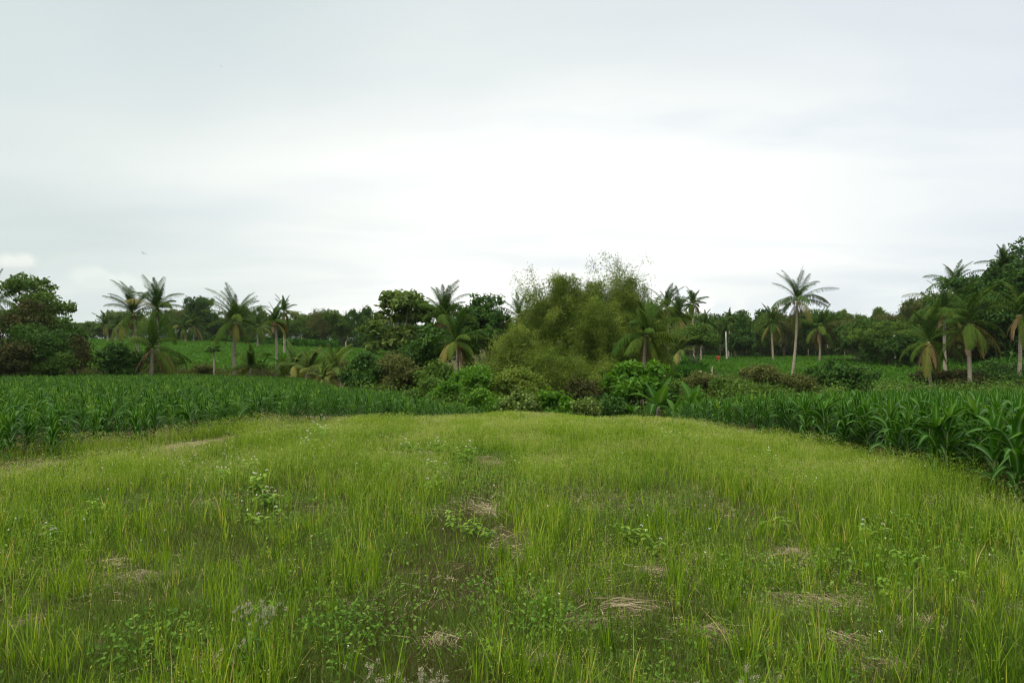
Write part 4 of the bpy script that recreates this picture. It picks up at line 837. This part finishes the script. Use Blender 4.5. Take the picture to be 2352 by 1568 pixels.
# ------------------------------------------------------------------ palms
def palm(label, px, ycrown, Y, base_px=None, base_py=None, fr=2.9, n=22, seed=0, mat='palm', up=(86, -38), dead=3, nuts=True, tr=.15, sway=0.0, name='coconut_palm', group='coconut palms', clusterup=.35, leafw=.024, bark='palmbark'):
    r = np.random.default_rng(seed); bpx = px + r.normal(0, 7) * min(1, 90 / Y) if base_px is None else base_px; sway = sway or r.normal(0, .15)
    xb, xt = X(bpx, Y), X(px, Y); zb = gz(xb, Y); H = Zat(ycrown, Y) - zb
    t = thing(name, label, 'palm tree', (xb, Y, zb), 0, (1, 1, 1), group)
    s = np.linspace(0, 1, 22); P = np.stack([(xt - xb) * s ** 1.3 + sway * np.sin(s * math.pi), .15 * np.sin(s * 3), -.5 + (H + .5) * s], -1)
    ring = 1 + .05 * np.cos(np.arange(22) * 2.4)
    tp = Soup(); tube(tp, P, tr * (1.35 - .35 * np.minimum(s * 6, 1)) * (1 - .30 * s) * ring, 8, .5)
    top = P[-1]
    part('trunk', tp.mesh('palm_trunk', M[bark], True), t)
    cr = Soup()
    def frond(sp, az, e0, bend, L, T, wl=.31, M_=50, droop=.5):
        K = 12; q = np.linspace(0, 1, K); e = e0 - bend * q ** 1.25; ds = L / (K - 1)
        rr_ = np.concatenate([[0], np.cumsum(np.cos((e[1:] + e[:-1]) / 2) * ds)]); zz = np.concatenate([[0], np.cumsum(np.sin((e[1:] + e[:-1]) / 2) * ds)])
        a = np.array([math.cos(az), math.sin(az), 0]); b = np.array([-math.sin(az), math.cos(az), 0]); tw = r.normal(0, .10) * L
        C = top + a * rr_[:, None] + np.array([0, 0, 1.]) * zz[:, None] + b * (tw * q ** 2)[:, None]
        tube(sp, C, .028 * (1 - .85 * q), 4, min(1, T + .2))
        m = np.linspace(.14, .995, M_); m = np.repeat(m, 2); sg = np.tile([1, -1], M_)
        B = np.stack([np.interp(m, q, C[:, k]) for k in range(3)], -1); ee = np.interp(m, q, e)
        fw = a * np.cos(ee)[:, None] + np.array([0, 0, 1.]) * np.sin(ee)[:, None]
        up_ = -a * np.sin(ee)[:, None] + np.array([0, 0, 1.]) * np.cos(ee)[:, None]
        ln = L * wl * np.sin(np.pi * np.clip(m * .78 + .16, 0, 1)) ** .8 * r.uniform(.85, 1.1, len(m))
        d = unit(b * sg[:, None] * .75 + fw * (.45 + .5 * m[:, None]) + up_ * .25 + r.normal(0, .10, (len(m), 3)))
        mid = B + d * (ln * .5)[:, None]; mid[:, 2] -= ln * .16 * droop
        end = B + d * (ln * .9)[:, None]; end[:, 2] -= ln * .55 * droop
        PP = np.stack([B, mid, end], 1); sd = unit(np.cross(d, up_) + fw * .4)
        W = np.stack([np.full(len(m), leafw * .8), np.full(len(m), leafw), np.full(len(m), leafw * .25)], 1)
        strip(sp, PP, np.repeat(sd[:, None], 3, 1), W, np.clip(T + r.normal(0, .08, len(m)), 0, 1))
    n = int(n * 1.25); leafw *= .86
    for i in range(n):
        f = (i + .5) / n; az = i * 2.39996 + r.normal(0, .6)
        f2 = np.clip(f + r.normal(0, .15), 0, 1); e0 = math.radians(up[0] + (up[1] - up[0]) * f2 ** (1.55 + clusterup) + r.normal(0, 8)); bend = math.radians(r.uniform(45, 100) * (.5 + .75 * f2)); bend = min(bend, e0 + math.radians(88))
        frond(cr, az, e0, bend, fr * r.uniform(.70, 1.28) * (1 if f > .15 else .85), wl=.27 - .09 * f2, T=np.clip(.15 + .42 * f + r.normal(0, .12) + (.35 if f > .9 else 0), 0, 1), droop=1.05 + .75 * f)
    part('crown', cr.mesh('palm_crown', M[mat]), t)
    if dead:
        dd = Soup()
        for i in range(dead): frond(dd, r.uniform(0, 6.28), math.radians(-50 + r.normal(0, 8)), math.radians(35), fr * r.uniform(.6, .9), r.uniform(.2, .9), wl=.13, M_=24, droop=1.0)
        part('dead_fronds', dd.mesh('dead_fronds', M['palm_dead']), t)
    if nuts:
        for i in range(6):
            nn = Soup()
            a = r.uniform(0, 6.28); c = top + np.array([math.cos(a) * .28, math.sin(a) * .28, -.18 - r.uniform(0, .25)]); rad = .12
            q = np.linspace(-1, 1, 6); tube(nn, c + np.stack([0 * q, 0 * q, q * rad * 1.15], -1), rad * np.sqrt(np.maximum(1 - q * q, .02)), 8, r.uniform(0, 1))
            part('coconut', nn.mesh('coconut', M['coco'], True), t)
    return t
P_ = palm
P_('palm cut by the left picture edge above the brown scrub', -14, 690, 62, fr=3.0, seed=1, dead=1)
P_('left and paler of the two tall palms standing close together', 305, 720, 66, base_px=318, fr=3.2, n=20, seed=2, dead=2)
P_('right and taller of the two tall palms standing close together', 361, 712, 64, base_px=350, fr=3.3, n=24, seed=3, dead=3)
P_('short stout palm with low drooping fronds beneath the tall pair', 350, 800, 57, fr=3.0, n=20, seed=4, dead=4, tr=.17, nuts=False)
P_('palm with full round crown and yellow fruit stalks left of the ragged palm', 540, 738, 64, base_px=539, base_py=860, fr=3.3, n=26, seed=5, dead=3, tr=.2)
P_('ragged narrow crowned palm with straight pale trunk', 631, 738, 62, base_px=630, fr=1.9, n=16, seed=6, up=(88, -40), clusterup=.9, dead=2, tr=.15)
P_('small distant palm just right of the ragged palm', 652, 716, 112, fr=2.6, n=16, seed=7, dead=2, tr=.22, leafw=.035)
P_('taller of the two leaning palms left of the bamboo', 1019, 728, 54, base_px=1029, fr=2.9, n=22, seed=8, dead=4, sway=-.15, tr=.14, mat='palm')
P_('shorter of the two leaning palms left of the bamboo', 1050, 786, 46, base_px=1060, fr=2.6, n=20, seed=9, dead=2, tr=.14, mat='palm')
P_('palm half hidden behind the left shoulder of the bamboo', 1192, 728, 66, fr=3.4, n=16, seed=10, dead=0)
P_('palm with long drooping fronds before the right end of the bamboo', 1484, 768, 44, base_px=1474, fr=3.1, n=20, seed=11, dead=2, tr=.14, up=(82, -62), mat='palm')
P_('first distant palm right of the bamboo', 1533, 708, 100, fr=3.6, n=22, seed=12, dead=1, leafw=.035, tr=.2)
P_('bushy distant palm touching the bamboo on its right', 1558, 728, 96, fr=3.6, n=22, seed=13, dead=2, leafw=.035, tr=.2)
P_('small lone palm silhouetted above the trees right of the bamboo', 1592, 700, 125, fr=3.0, n=16, seed=14, dead=2, leafw=.042, tr=.2)
P_('palm beneath the small silhouetted palm', 1618, 748, 118, fr=3.2, n=18, seed=15, dead=2, leafw=.035, tr=.2)
P_('palm top between the concrete pole and the cone shaped tree', 1676, 738, 145, fr=3.0, n=14, seed=16, dead=0, leafw=.042, tr=.2)
P_('olive palm between the cone shaped tree and the tall lone palm', 1771, 742, 128, fr=3.8, n=22, seed=17, dead=3, leafw=.042, tr=.24)
P_('tall lone palm with pale leaning trunk over the right field', 1831, 690, 72, base_px=1816, fr=3.5, n=20, seed=18, dead=3, sway=.30, tr=.165, up=(86, -58), clusterup=.6)
P_('palm just right of the tall lone palm', 1884, 752, 118, fr=3.9, n=22, seed=19, dead=3, leafw=.042, tr=.24)
P_('slim palm top left of the second concrete pole', 2018, 748, 140, fr=3.0, n=14, seed=20, dead=1, leafw=.042, tr=.2)
P_('palm raised above the right hillside trees', 2192, 654, 100, fr=4.0, n=18, seed=21, dead=1, leafw=.035, tr=.22)
P_('left one of the three near palms on the right', 2133, 785, 56, base_px=2148, fr=2.9, n=18, seed=22, dead=6, tr=.15)
P_('middle one of the three near palms on the right with fruit', 2224, 742, 54, base_px=2229, fr=3.4, n=26, seed=23, dead=4, tr=.18)
P_('right one of the three near palms at the picture edge', 2344, 722, 55, base_px=2338, fr=3.2, n=20, seed=24, dead=4, tr=.16)
P_('palm behind the middle near palm on the right', 2170, 712, 74, fr=3.8, n=20, seed=25, dead=3, tr=.2)
P_('upper palm at the top of the right hillside', 2306, 612, 86, fr=3.0, n=18, seed=26, dead=1, leafw=.034)
P_('small far palm left of the tall pair', 242, 745, 170, fr=3.4, n=16, seed=27, dead=2, leafw=.05, tr=.24)
P_('far palm with pale trunk in front of the left treeline', 268, 750, 178, fr=3.0, n=14, seed=28, dead=2, leafw=.05, tr=.3)
P_('far palm under the tall round dark tree', 445, 748, 168, fr=3.8, n=18, seed=29, dead=3, leafw=.05, tr=.25)
P_('far palm left of the full round crowned palm', 420, 752, 166, fr=3.6, n=18, seed=30, dead=3, leafw=.05, tr=.25)
P_('far palm right of the full round crowned palm', 592, 752, 150, fr=3.8, n=18, seed=31, dead=3, leafw=.05, tr=.25)
# young stemless palms with yellow fronds behind the left maize
for i, (px, yc, Y, fr, lab) in enumerate([(576, 836, 60, 2.4, 'young dark palm at the foot of the full round crowned palm'), (676, 832, 58, 2.2, 'young yellow palm right of the ragged palm'),
        (712, 838, 56, 2.2, 'young golden palm beside the yellow one'), (770, 842, 54, 2.6, 'young tall green palm before the far treeline'), (742, 862, 50, 1.3, 'smallest yellow palm at the back of the left maize'),
        (650, 852, 60, 1.7, 'low yellowish palm at the foot of the ragged palm'), (1560, 800, 80, 2.6, 'young yellow palm at the left end of the right far field'), (1975, 820, 128, 2.4, 'young yellow palm at the foot of the pale round tree')]):
    P_(lab, px, yc + 9, Y, fr=fr, n=13, seed=60 + i, mat='palm_y' if i != 0 else 'palm', dead=0, nuts=False, tr=.12, up=(84, 8), name='young_palm', group='young palms', leafw=.026)

# ------------------------------------------------------------------ banana and papaya
def banana(label, px, ybase, ytop, Y, seed, n=8):
    r = np.random.default_rng(seed); x = X(px, Y); z = gz(x, Y); H = Zat(ytop, Y) - z
    t = thing('banana_plant', label, 'banana plant', (x, Y, z), 0, (1, 1, 1), 'banana plants')
    st = Soup(); hs = H * .45; tube(st, [(0, 0, -.2), (.02, 0, hs * .5), (0, .02, hs), (.02, .0, hs * 1.2)], [.11, .10, .07, .04], 8, .4); part('stem', st.mesh('banana_stem', M['palebark'], True), t)
    lf = Soup()
    for i in range(n):
        az = i * 2.4 + r.normal(0, .3); f = i / n; L = H * r.uniform(.50, .66); e0 = math.radians(82 - 35 * f + r.normal(0, 4)); bend = math.radians(35 + 100 * f); K = 10
        s = np.linspace(0, 1, K); e = e0 - bend * s ** 1.5; ds = L / (K - 1)
        rr_ = np.concatenate([[0], np.cumsum(np.cos(e[1:]) * ds)]); zz = np.concatenate([[0], np.cumsum(np.sin(e[1:]) * ds)])
        a = np.array([math.cos(az), math.sin(az), 0]); b = np.array([-math.sin(az), math.cos(az), 0])
        P = np.array([0, 0, hs]) + a * rr_[:, None] + np.array([0, 0, 1.]) * zz[:, None]; nrm = -a * np.sin(e)[:, None] + np.array([0, 0, 1.]) * np.cos(e)[:, None]
        W = L * .17 * np.clip(np.minimum((s - .12) * 5, 1), .05, 1) * np.sqrt(np.clip(1.02 - s ** 3, 0, 1)) * (1 + .12 * r.normal(size=K))
        strip(lf, P[None], np.repeat(b[None, None], K, 1), W[None], np.array([r.uniform(.1, .95)]), fold=(nrm * (W * .3)[:, None])[None])
    part('foliage', lf.mesh('banana_foliage', M['banana'], True), t)
banana('banana plant with long upright leaf right below the mango bush', 1512, 950, 868, 27, 1)
banana('low banana plant at the meadow edge under the mango bush', 1450, 955, 915, 25, 2)
banana('banana plant with two upright leaves beside the right maize tip', 1592, 940, 876, 27, 3)
banana('small banana plant between the two taller ones', 1550, 950, 905, 25, 4)
banana('dark banana plant at the meadow edge left of the others', 1400, 955, 918, 26, 5)
banana('banana plant among the young yellow palms', 648, 860, 795, 61, 6)
banana('banana plant right of the full round crowned palm', 602, 860, 815, 62, 7)
banana('pale banana leaves between ragged palm and yellow palms', 662, 860, 808, 63, 8)
def papaya():
    Y = 60; x = X(491, Y); z = gz(x, Y); H = Zat(806, Y) - z; r = np.random.default_rng(4)
    t = thing('papaya_tree', 'thin papaya tree with flat dark crown behind the left maize', 'papaya tree', (x, Y, z))
    st = Soup(); tube(st, [(0, 0, -.3), (.03, 0, H * .5), (0, 0, H)], [.10, .085, .06], 8); 
    lf = Soup()
    for i in range(16):
        az = i * 2.4; e = math.radians(r.uniform(-5, 50)); L = r.uniform(.35, .62); d = np.array([math.cos(az) * math.cos(e), math.sin(az) * math.cos(e), math.sin(e)]); b = np.array([0, 0, H])
        tube(st, [b, b + d * L * .6, b + d * L + [0, 0, -.05]], [.016, .012, .008], 4)
        c = b + d * L; n = 26; P = c + r.normal(size=(n, 3)) * np.array([.16, .16, .05]); leaves(lf, P, r, np.full(n, .26), np.full(n, .11), nrm=np.array([0, 0, 1.]), nb=2)
    part('trunk', st.mesh('papaya_trunk', M['palmbark'], True), t); part('crown', lf.mesh('papaya_crown', M['t_dark']), t)
papaya()

# ------------------------------------------------------------------ poles, posts, stump heap, cloth, birds
def pole(label, px0, py0, px1, py1, Y, r0, name='concrete_pole', mat='concrete'):
    x0, x1 = X(px0, Y), X(px1, Y); z = gz(x0, Y); top = Zat(py1, Y) - z; t = thing(name, label, 'pole', (x0, Y, z)); sp = Soup()
    q = np.linspace(0, 1, 6)[:, None]; tube(sp, np.array([0, 0, -.4]) * (1 - q) + np.array([x1 - x0, 0, top]) * q, r0 * (1 - .35 * q[:, 0]), 8); part('shaft', sp.mesh('shaft', M[mat], True), t)
    cp = Soup(); q = np.linspace(0, 1, 3)[:, None]; tube(cp, np.array([x1 - x0, 0, top + .002]) + np.array([0, 0, .10]) * q, r0 * .78, 8); part('cap', cp.mesh('cap', M[mat]), t)
pole('grey concrete pole beside the light green tree', 1670, 830, 1667, 762, 128, .19)
pole('leaning grey concrete pole left of the right hillside', 2059, 834, 2054, 768, 92, .15)
pole('short pale post in front of the left far treeline', 795, 808, 794, 786, 140, .2, 'wooden_post', 'palmbark')
for i, (px, h, lab) in enumerate([(1680, 1.2, 'short brown fence post right of the grey concrete pole'), (1688, 1.4, 'second brown fence post right of the grey concrete pole'), (1856, 1.9, 'short brown stump post right of the tall lone palm'), (1940, 1.3, 'thin grey stick post at the back of the right far field')]):
    Y = 146; x = X(px, Y); z = gz(x, Y); sp = Soup(); tube(sp, [(0, 0, -.3), (.05, 0, h * .5), (.02, 0, h + .6)], [.13, .11, .08], 6); t = part('fence_post', sp.mesh('fence_post', M['bark'], True)); t.location = (x, Y, z); tag(t, lab, 'post')
def stump_heap():
    Y = 66; x = X(1622, Y); z = Zat(862, Y); z = gz(x, Y); r = np.random.default_rng(6); sp = Soup()
    for i in range(26):
        a = r.uniform(0, 6.28); b = np.array([r.normal(0, .55), r.normal(0, .3), r.uniform(0, .4)]); d = unit(np.array([math.cos(a), math.sin(a) * .5, r.uniform(-.1, 1.2)])) * r.uniform(.6, 1.5)
        tube(sp, [b, b + d * .5 + r.normal(0, .08, 3), b + d], np.array([.10, .07, .03]) * r.uniform(.5, 1.2), 6)
    tube(sp, [(-.3, 0, 0), (-.35, 0, .8), (-.5, 0, 1.6)], [.26, .2, .08], 8); tube(sp, [(.35, 0, 0), (.4, 0, .7), (.55, 0, 1.9)], [.2, .13, .05], 8)
    t = part('stump_heap', sp.mesh('stump_heap', M['palebark'], True)); t.location = (x, Y, z); t.scale = (1.1, 1.1, 1.25); tag(t, 'heap of bleached stumps and dead branches on the right far field edge', 'stump')
stump_heap()
def red_cloth():
    Y = 120; x = X(1650, Y); z = gz(x, Y); r = np.random.default_rng(2); t = thing('cloth_marker', 'small red cloth marker standing in the right far field', 'marker', (x, Y, z))
    sp = Soup(); tube(sp, [(0, 0, -.2), (0, 0, 1), (.02, 0, 1.75)], [.03, .028, .022], 6); part('stick', sp.mesh('stick', M['bark'], True), t)
    sp = Soup(); zz = np.linspace(1.70, .75, 7); w = np.array([.10, .34, .30, .22, .30, .26, .30]); K = 7; th = np.linspace(0, 6.28, 12, endpoint=False)
    V = np.stack([w[:, None] * np.cos(th) * (1 + .1 * np.sin(3 * th)), w[:, None] * .4 * np.sin(th) - .0, np.repeat(zz[:, None], 12, 1)], -1); idx = np.arange(84).reshape(7, 12); nx = np.roll(idx, -1, 1)
    sp.add(V, np.stack([idx[:-1], nx[:-1], nx[1:], idx[1:]], -1), .5); part('cloth', sp.mesh('cloth', M['red'], True), t)
red_cloth()
def bird(label, px, py, Y, span, roll):
    sp = Soup(); s = np.linspace(-1, 1, 7)[:, None]; tube(sp, np.array([0, .5, 0]) * s * .28 * span, np.array([.01, .035, .06, .07, .055, .03, .012]) * span, 8)
    t = part('bird', sp.mesh('bird', M['bird'], True)); t.location = (X(px, Y), Y, Zat(py, Y)); t.rotation_euler = (.1, roll, 1.1); tag(t, label, 'bird', 'birds in the sky')
    for sg in (1, -1):
        w = Soup(); q = np.linspace(0, 1, 6); P = np.stack([sg * q * span * .5, -.05 * span * q ** 2, span * (.14 * np.sin(q * 2.4))], -1); ch = span * .10 * (1 - q ** 2 * .8)
        A = P + np.array([0, 1, 0]) * ch[:, None] * .4; B = P - np.array([0, 1, 0]) * ch[:, None] * .6
        up_ = np.array([0, 0, .012 * span]); V = np.concatenate([np.stack([A, B], 1) + up_, np.stack([A, B], 1) - up_]); i = np.arange(24).reshape(2, 6, 2)
        Q = np.concatenate([np.stack([k[:-1, 0], k[:-1, 1], k[1:, 1], k[1:, 0]], -1) for k in i] + [np.stack([i[0, :-1, j], i[0, 1:, j], i[1, 1:, j], i[1, :-1, j]], -1) for j in (0, 1)])
        w.add(V, Q, .5); part('wing', w.mesh('wing', M['bird'], True), t)
bird('small dark bird flying low over the left trees', 329, 582, 60, .55, .3)
bird('tiny bird at the left, halfway up the sky', 204, 424, 110, .55, -.2)
bird('tiny bird high in the upper left sky', 508, 153, 130, .55, .2)
bird('tiny bird below the highest one', 535, 196, 140, .5, -.3)

# ------------------------------------------------------------------ broad leaved weeds and straw bundles
def weed_proto(seed, fl=True, tall=1.0):
    r = np.random.default_rng(seed); st = Soup(); lf = Soup(); wf = []; H = .31 * tall
    for s in range(r.integers(3, 6)):
        a = r.uniform(0, 6.28); d = np.array([math.cos(a), math.sin(a), 0]) * r.uniform(.05, .20); h = H * r.uniform(.5, 1.05)
        P = [np.array([0, 0, -.02]), d * .5 + [0, 0, h * .5], d * 1.1 + [0, 0, h]]; tube(st, P, [.004, .003, .002], 5)
        for q in np.linspace(.3, 1, 5):
            c = np.array([d[0] * q * 1.1, d[1] * q * 1.1, h * q])
            for k in range(3 if q > .9 else 2):
                az = q * 9 + k * (2.1 if q > .9 else math.pi) + r.normal(0, .2); L = r.uniform(.07, .115) * (1.15 - .30 * q); e0 = math.radians(r.uniform(5, 40)); K = 5
                u = np.linspace(0, 1, K); e = e0 - math.radians(60) * u; ds = L / (K - 1); rr_ = np.concatenate([[0], np.cumsum(np.cos(e[1:]) * ds)]); zz = np.concatenate([[0], np.cumsum(np.sin(e[1:]) * ds)])
                A = np.array([math.cos(az), math.sin(az), 0]); b = np.array([-math.sin(az), math.cos(az), 0])
                PP = c + A * (rr_[:, None] + .008) + np.array([0, 0, 1.]) * zz[:, None]; W = L * .30 * np.sin(np.pi * np.clip(u * .86 + .10, 0, 1)) ** .8
                strip(lf, PP[None], np.repeat(b[None, None], K, 1), W[None], np.array([r.uniform(.2, 1)]), fold=np.repeat(np.array([0, 0, .004])[None, None], K, 1))
        if fl:
            c = d * 1.1 + np.array([0, 0, h]); sd = unit(np.array([r.normal(), r.normal(), 0])); u = np.linspace(0, math.pi * .9, 9)
            C = c + np.stack([sd[0] * (1 - np.cos(u)) * .018, sd[1] * (1 - np.cos(u)) * .018, .035 + np.sin(u) * .016], -1); tube(st, [c, c + [0, 0, .035]], [.0018, .0015], 4)
            j = np.repeat(np.arange(9), 7); wf.append(Soup()); leaves(wf[-1], C[j] + r.normal(0, .0028, (63, 3)), r, np.full(63, .007), np.full(63, .006))
    return st.mesh('weed_stem', M['stem'], True), lf.mesh('weed_foliage', M['weed'], True), [q.mesh('weed_flower', M['white']) for q in wf]
def weeds():
    r = random.Random(9); pf = [weed_proto(700 + i) for i in range(5)]; pn = [weed_proto(720 + i, False) for i in range(3)]
    L = [(590, 1120, 1, 1.3, 'left centre'), (615, 1150, 1, 1.2, 'left centre'), (640, 1105, 1, 1.1, 'left centre'), (560, 1080, 1, 1.2, 'left centre'), (600, 1195, 1, 1.2, 'left centre'), (490, 1270, 1, .9, 'left'), (520, 1105, 1, 1.1, 'left centre'),
         (985, 1115, 1, 1.3, 'centre'), (1025, 1100, 1, 1.2, 'centre'), (1005, 1085, 1, 1.2, 'centre'), (865, 1080, 0, 1.3, 'centre'), (905, 1210, 1, 1.1, 'centre'), (1040, 1205, 0, .9, 'centre'), (1080, 1215, 0, .9, 'centre'),
         (1490, 1225, 1, 1.3, 'right of centre'), (1505, 1262, 1, 1.0, 'right of centre'), (1450, 1240, 0, .9, 'right of centre'), (1555, 1125, 1, 1.1, 'right of centre'), (1770, 1215, 0, 1.1, 'right'), (1850, 1115, 1, 1.2, 'right'), (1940, 1215, 1, 1.2, 'right'),
         (2010, 1225, 1, 1.1, 'right'), (2060, 1360, 0, 1.1, 'right'), (1700, 1200, 0, .9, 'right'), (2080, 1290, 0, .9, 'right'), (950, 1030, 1, 1.3, 'centre'), (1060, 1045, 1, 1.4, 'centre'), (1010, 1025, 1, 1.3, 'centre'), (720, 1010, 1, 1.6, 'left centre'),
         (745, 1000, 1, 1.6, 'left centre'), (690, 1020, 1, 1.4, 'left centre'), (1120, 1225, 0, .7, 'centre'), (330, 1100, 1, 1.1, 'left'), (230, 1180, 0, 1.0, 'left'), (130, 1245, 1, 1.0, 'left'), (410, 1200, 0, 1.0, 'left'), (600, 1405, 0, .8, 'left centre'), (1130, 1490, 0, .7, 'centre'),
         (860, 1500, 0, .7, 'centre'), (1580, 1010, 1, 1.4, 'right of centre'), (1520, 1000, 1, 1.4, 'right of centre'), (1780, 1060, 1, 1.3, 'right'), (2200, 1340, 0, 1.0, 'right'), (330, 1480, 0, .8, 'left'), (1660, 1500, 0, .8, 'right of centre')]
    near = lambda py: 'near' if py > 1330 else 'middle' if py > 1150 else 'far'
    ORD = ['leftmost', 'second from left', 'third from left', 'fourth from left', 'fifth from left', 'sixth from left', 'seventh from left', 'eighth from left']
    L = [a for i, a in enumerate(L) if i % 3 != 2 or a[1] < 1090]
    L.sort(key=lambda a: a[0]); cnt = {}
    for px, py, f, sc, where in L:
        x, y = ground_at(px, py + 18); z = gz(x, y); s = (.66 if py < 1330 else .5) * sc; pr = (pf if f else pn)[r.randrange(5 if f else 3)]
        g = f"{'flowering' if f else 'plain'} leafy weeds, {near(py)} meadow, {where}"; c_ = cnt.get(g, 0); cnt[g] = c_ + 1
        tot = sum(1 for a in L if bool(a[2]) == bool(f) and near(a[1]) == near(py) and a[4] == where)
        lab = (ORD[c_] + ' ' if tot > 1 else '') + ('white flowered leafy weed' if f else 'flowerless leafy weed') + f" in the {near(py)} meadow, {where}"
        t = thing('leafy_weed', lab, 'weed', (x, y, z), r.uniform(0, 6.28), (s, s, s), g)
        part('stem', pr[0], t); part('foliage', pr[1], t)
        for q in pr[2]: part('flower', q, t)
    # tall goatweed with fluffy heads right in front of the camera
    q = np.random.default_rng(5)
    def goat():
        st = Soup(); hd = Soup(); lf = Soup()
        for s in range(7):
            a = q.uniform(0, 6.28); d = np.array([math.cos(a), math.sin(a), 0]) * q.uniform(.02, .14); h = q.uniform(.30, .46); e = d + [0, 0, h]; tube(st, [(0, 0, 0), d * .5 + [0, 0, h * .55], e], [.004, .003, .002], 5)
            for k in range(7):
                c = e + q.normal(size=3) * [.035, .035, .018]; tube(st, [d * .85 + [0, 0, h * .86], c], [.0015, .001], 3); leaves(hd, c + q.normal(0, .0055, (22, 3)), q, np.full(22, .010), np.full(22, .003), dirb=np.array([0, 0, 1.]), db=1)
            C = np.array([d * u + [0, 0, h * u] for u in q.uniform(.2, .85, 12)]) + q.normal(0, .02, (12, 3)); leaves(lf, C, q, np.full(12, .045), np.full(12, .022), nrm=np.array([0, 0, 1.]), nb=1)
        return st.mesh('goatweed_stems', M['stem'], True), lf.mesh('goatweed_foliage', M['lowweed']), hd.mesh('goatweed_heads', M['fluff'])
    gs = [goat() for _ in range(3)]
    for i, (x, y, lab) in enumerate([(-.62, 2.62, 'leftmost of the fluffy headed weeds at the bottom centre'), (-.50, 2.72, 'second from left of the fluffy headed weeds at the bottom centre'), (-.38, 2.60, 'tallest middle fluffy headed weed at the bottom centre'), (-.30, 2.78, 'rightmost of the fluffy headed weeds at the bottom centre'), (.86, 2.72, 'fluffy headed weed at the bottom right of centre'), (-1.35, 3.55, 'fluffy headed weed at the lower left')]):
        t = thing('fluffy_weed', lab, 'weed', (x, y, gz(x, y)), i * 1.3, (1, 1, 1), 'fluffy headed weeds')
        g = gs[i % 3]; part('stem', g[0], t); part('foliage', g[1], t); part('seed_heads', g[2], t)
weeds()
def straw_bundle(label, px, py, L, ang, n=26, fan=.35, seed=0):
    x, y = ground_at(px, py); r = np.random.default_rng(seed); sp = Soup(); a = ang + r.normal(0, fan, n); off = r.normal(0, .05, n); ln = L * r.uniform(.25, .85, n)
    al = r.normal(0, .22, n) * L; b = np.stack([-math.sin(ang) * off + math.cos(ang) * al, math.cos(ang) * off + math.sin(ang) * al, .025 + np.abs(r.normal(0, .012, n))], -1); d = np.stack([np.cos(a), np.sin(a), r.normal(.0, .05, n)], -1)
    s = np.linspace(-.5, .5, 4)[None, :, None]; P = b[:, None] + d[:, None] * ln[:, None, None] * s; P[..., 2] = np.maximum(P[..., 2] + .05 - .5 * (s[..., 0] ** 2) * .1, .01)
    sd = unit(np.stack([-np.sin(a), np.cos(a), r.normal(0, .6, n)], -1)); strip(sp, P, np.repeat(sd[:, None], 4, 1), np.full((n, 4), .0016), r.uniform(.35, 1, n))
    o = part('straw_bundle', sp.mesh('straw_bundle', M['straw'])); o.location = (x, y, gz(x, y)); tag(o, label, 'straw', 'bundles of cut straw')
straw_bundle('straw bundle lying slantwise at the right of the bare bund', 1122, 1185, .75, -1.15, seed=1)
straw_bundle('fanned pale straw bundle lying level in the lower right grass', 1440, 1405, .42, .1, fan=.25, seed=2)
straw_bundle('small pale straw bundle far up the centre near dark weeds', 1125, 1060, .5, .6, fan=.3, seed=5)

# ------------------------------------------------------------------ the moist air
def haze():
    sp = Soup(); x0, x1, y0, y1, z0, z1 = -420, 420, -30, 420, -12, 60
    V = [(x, y, z) for x in (x0, x1) for y in (y0, y1) for z in (z0, z1)]
    sp.add(V, [(0, 1, 3, 2), (4, 6, 7, 5), (0, 4, 5, 1), (2, 3, 7, 6), (0, 2, 6, 4), (1, 5, 7, 3)], .5)
    m, N, L = mat_new('moist_air'); p = N.new('ShaderNodeVolumePrincipled'); p.inputs['Color'].default_value = (.86, .92, .90, 1); p.inputs['Density'].default_value = .00010; p.inputs['Anisotropy'].default_value = .2
    out = N.new('ShaderNodeOutputMaterial'); L.new(p.outputs[0], out.inputs['Volume'])
    tag(part('haze', sp.mesh('haze', m)), 'thin moist haze over the fields', 'haze', kind='stuff')
haze()
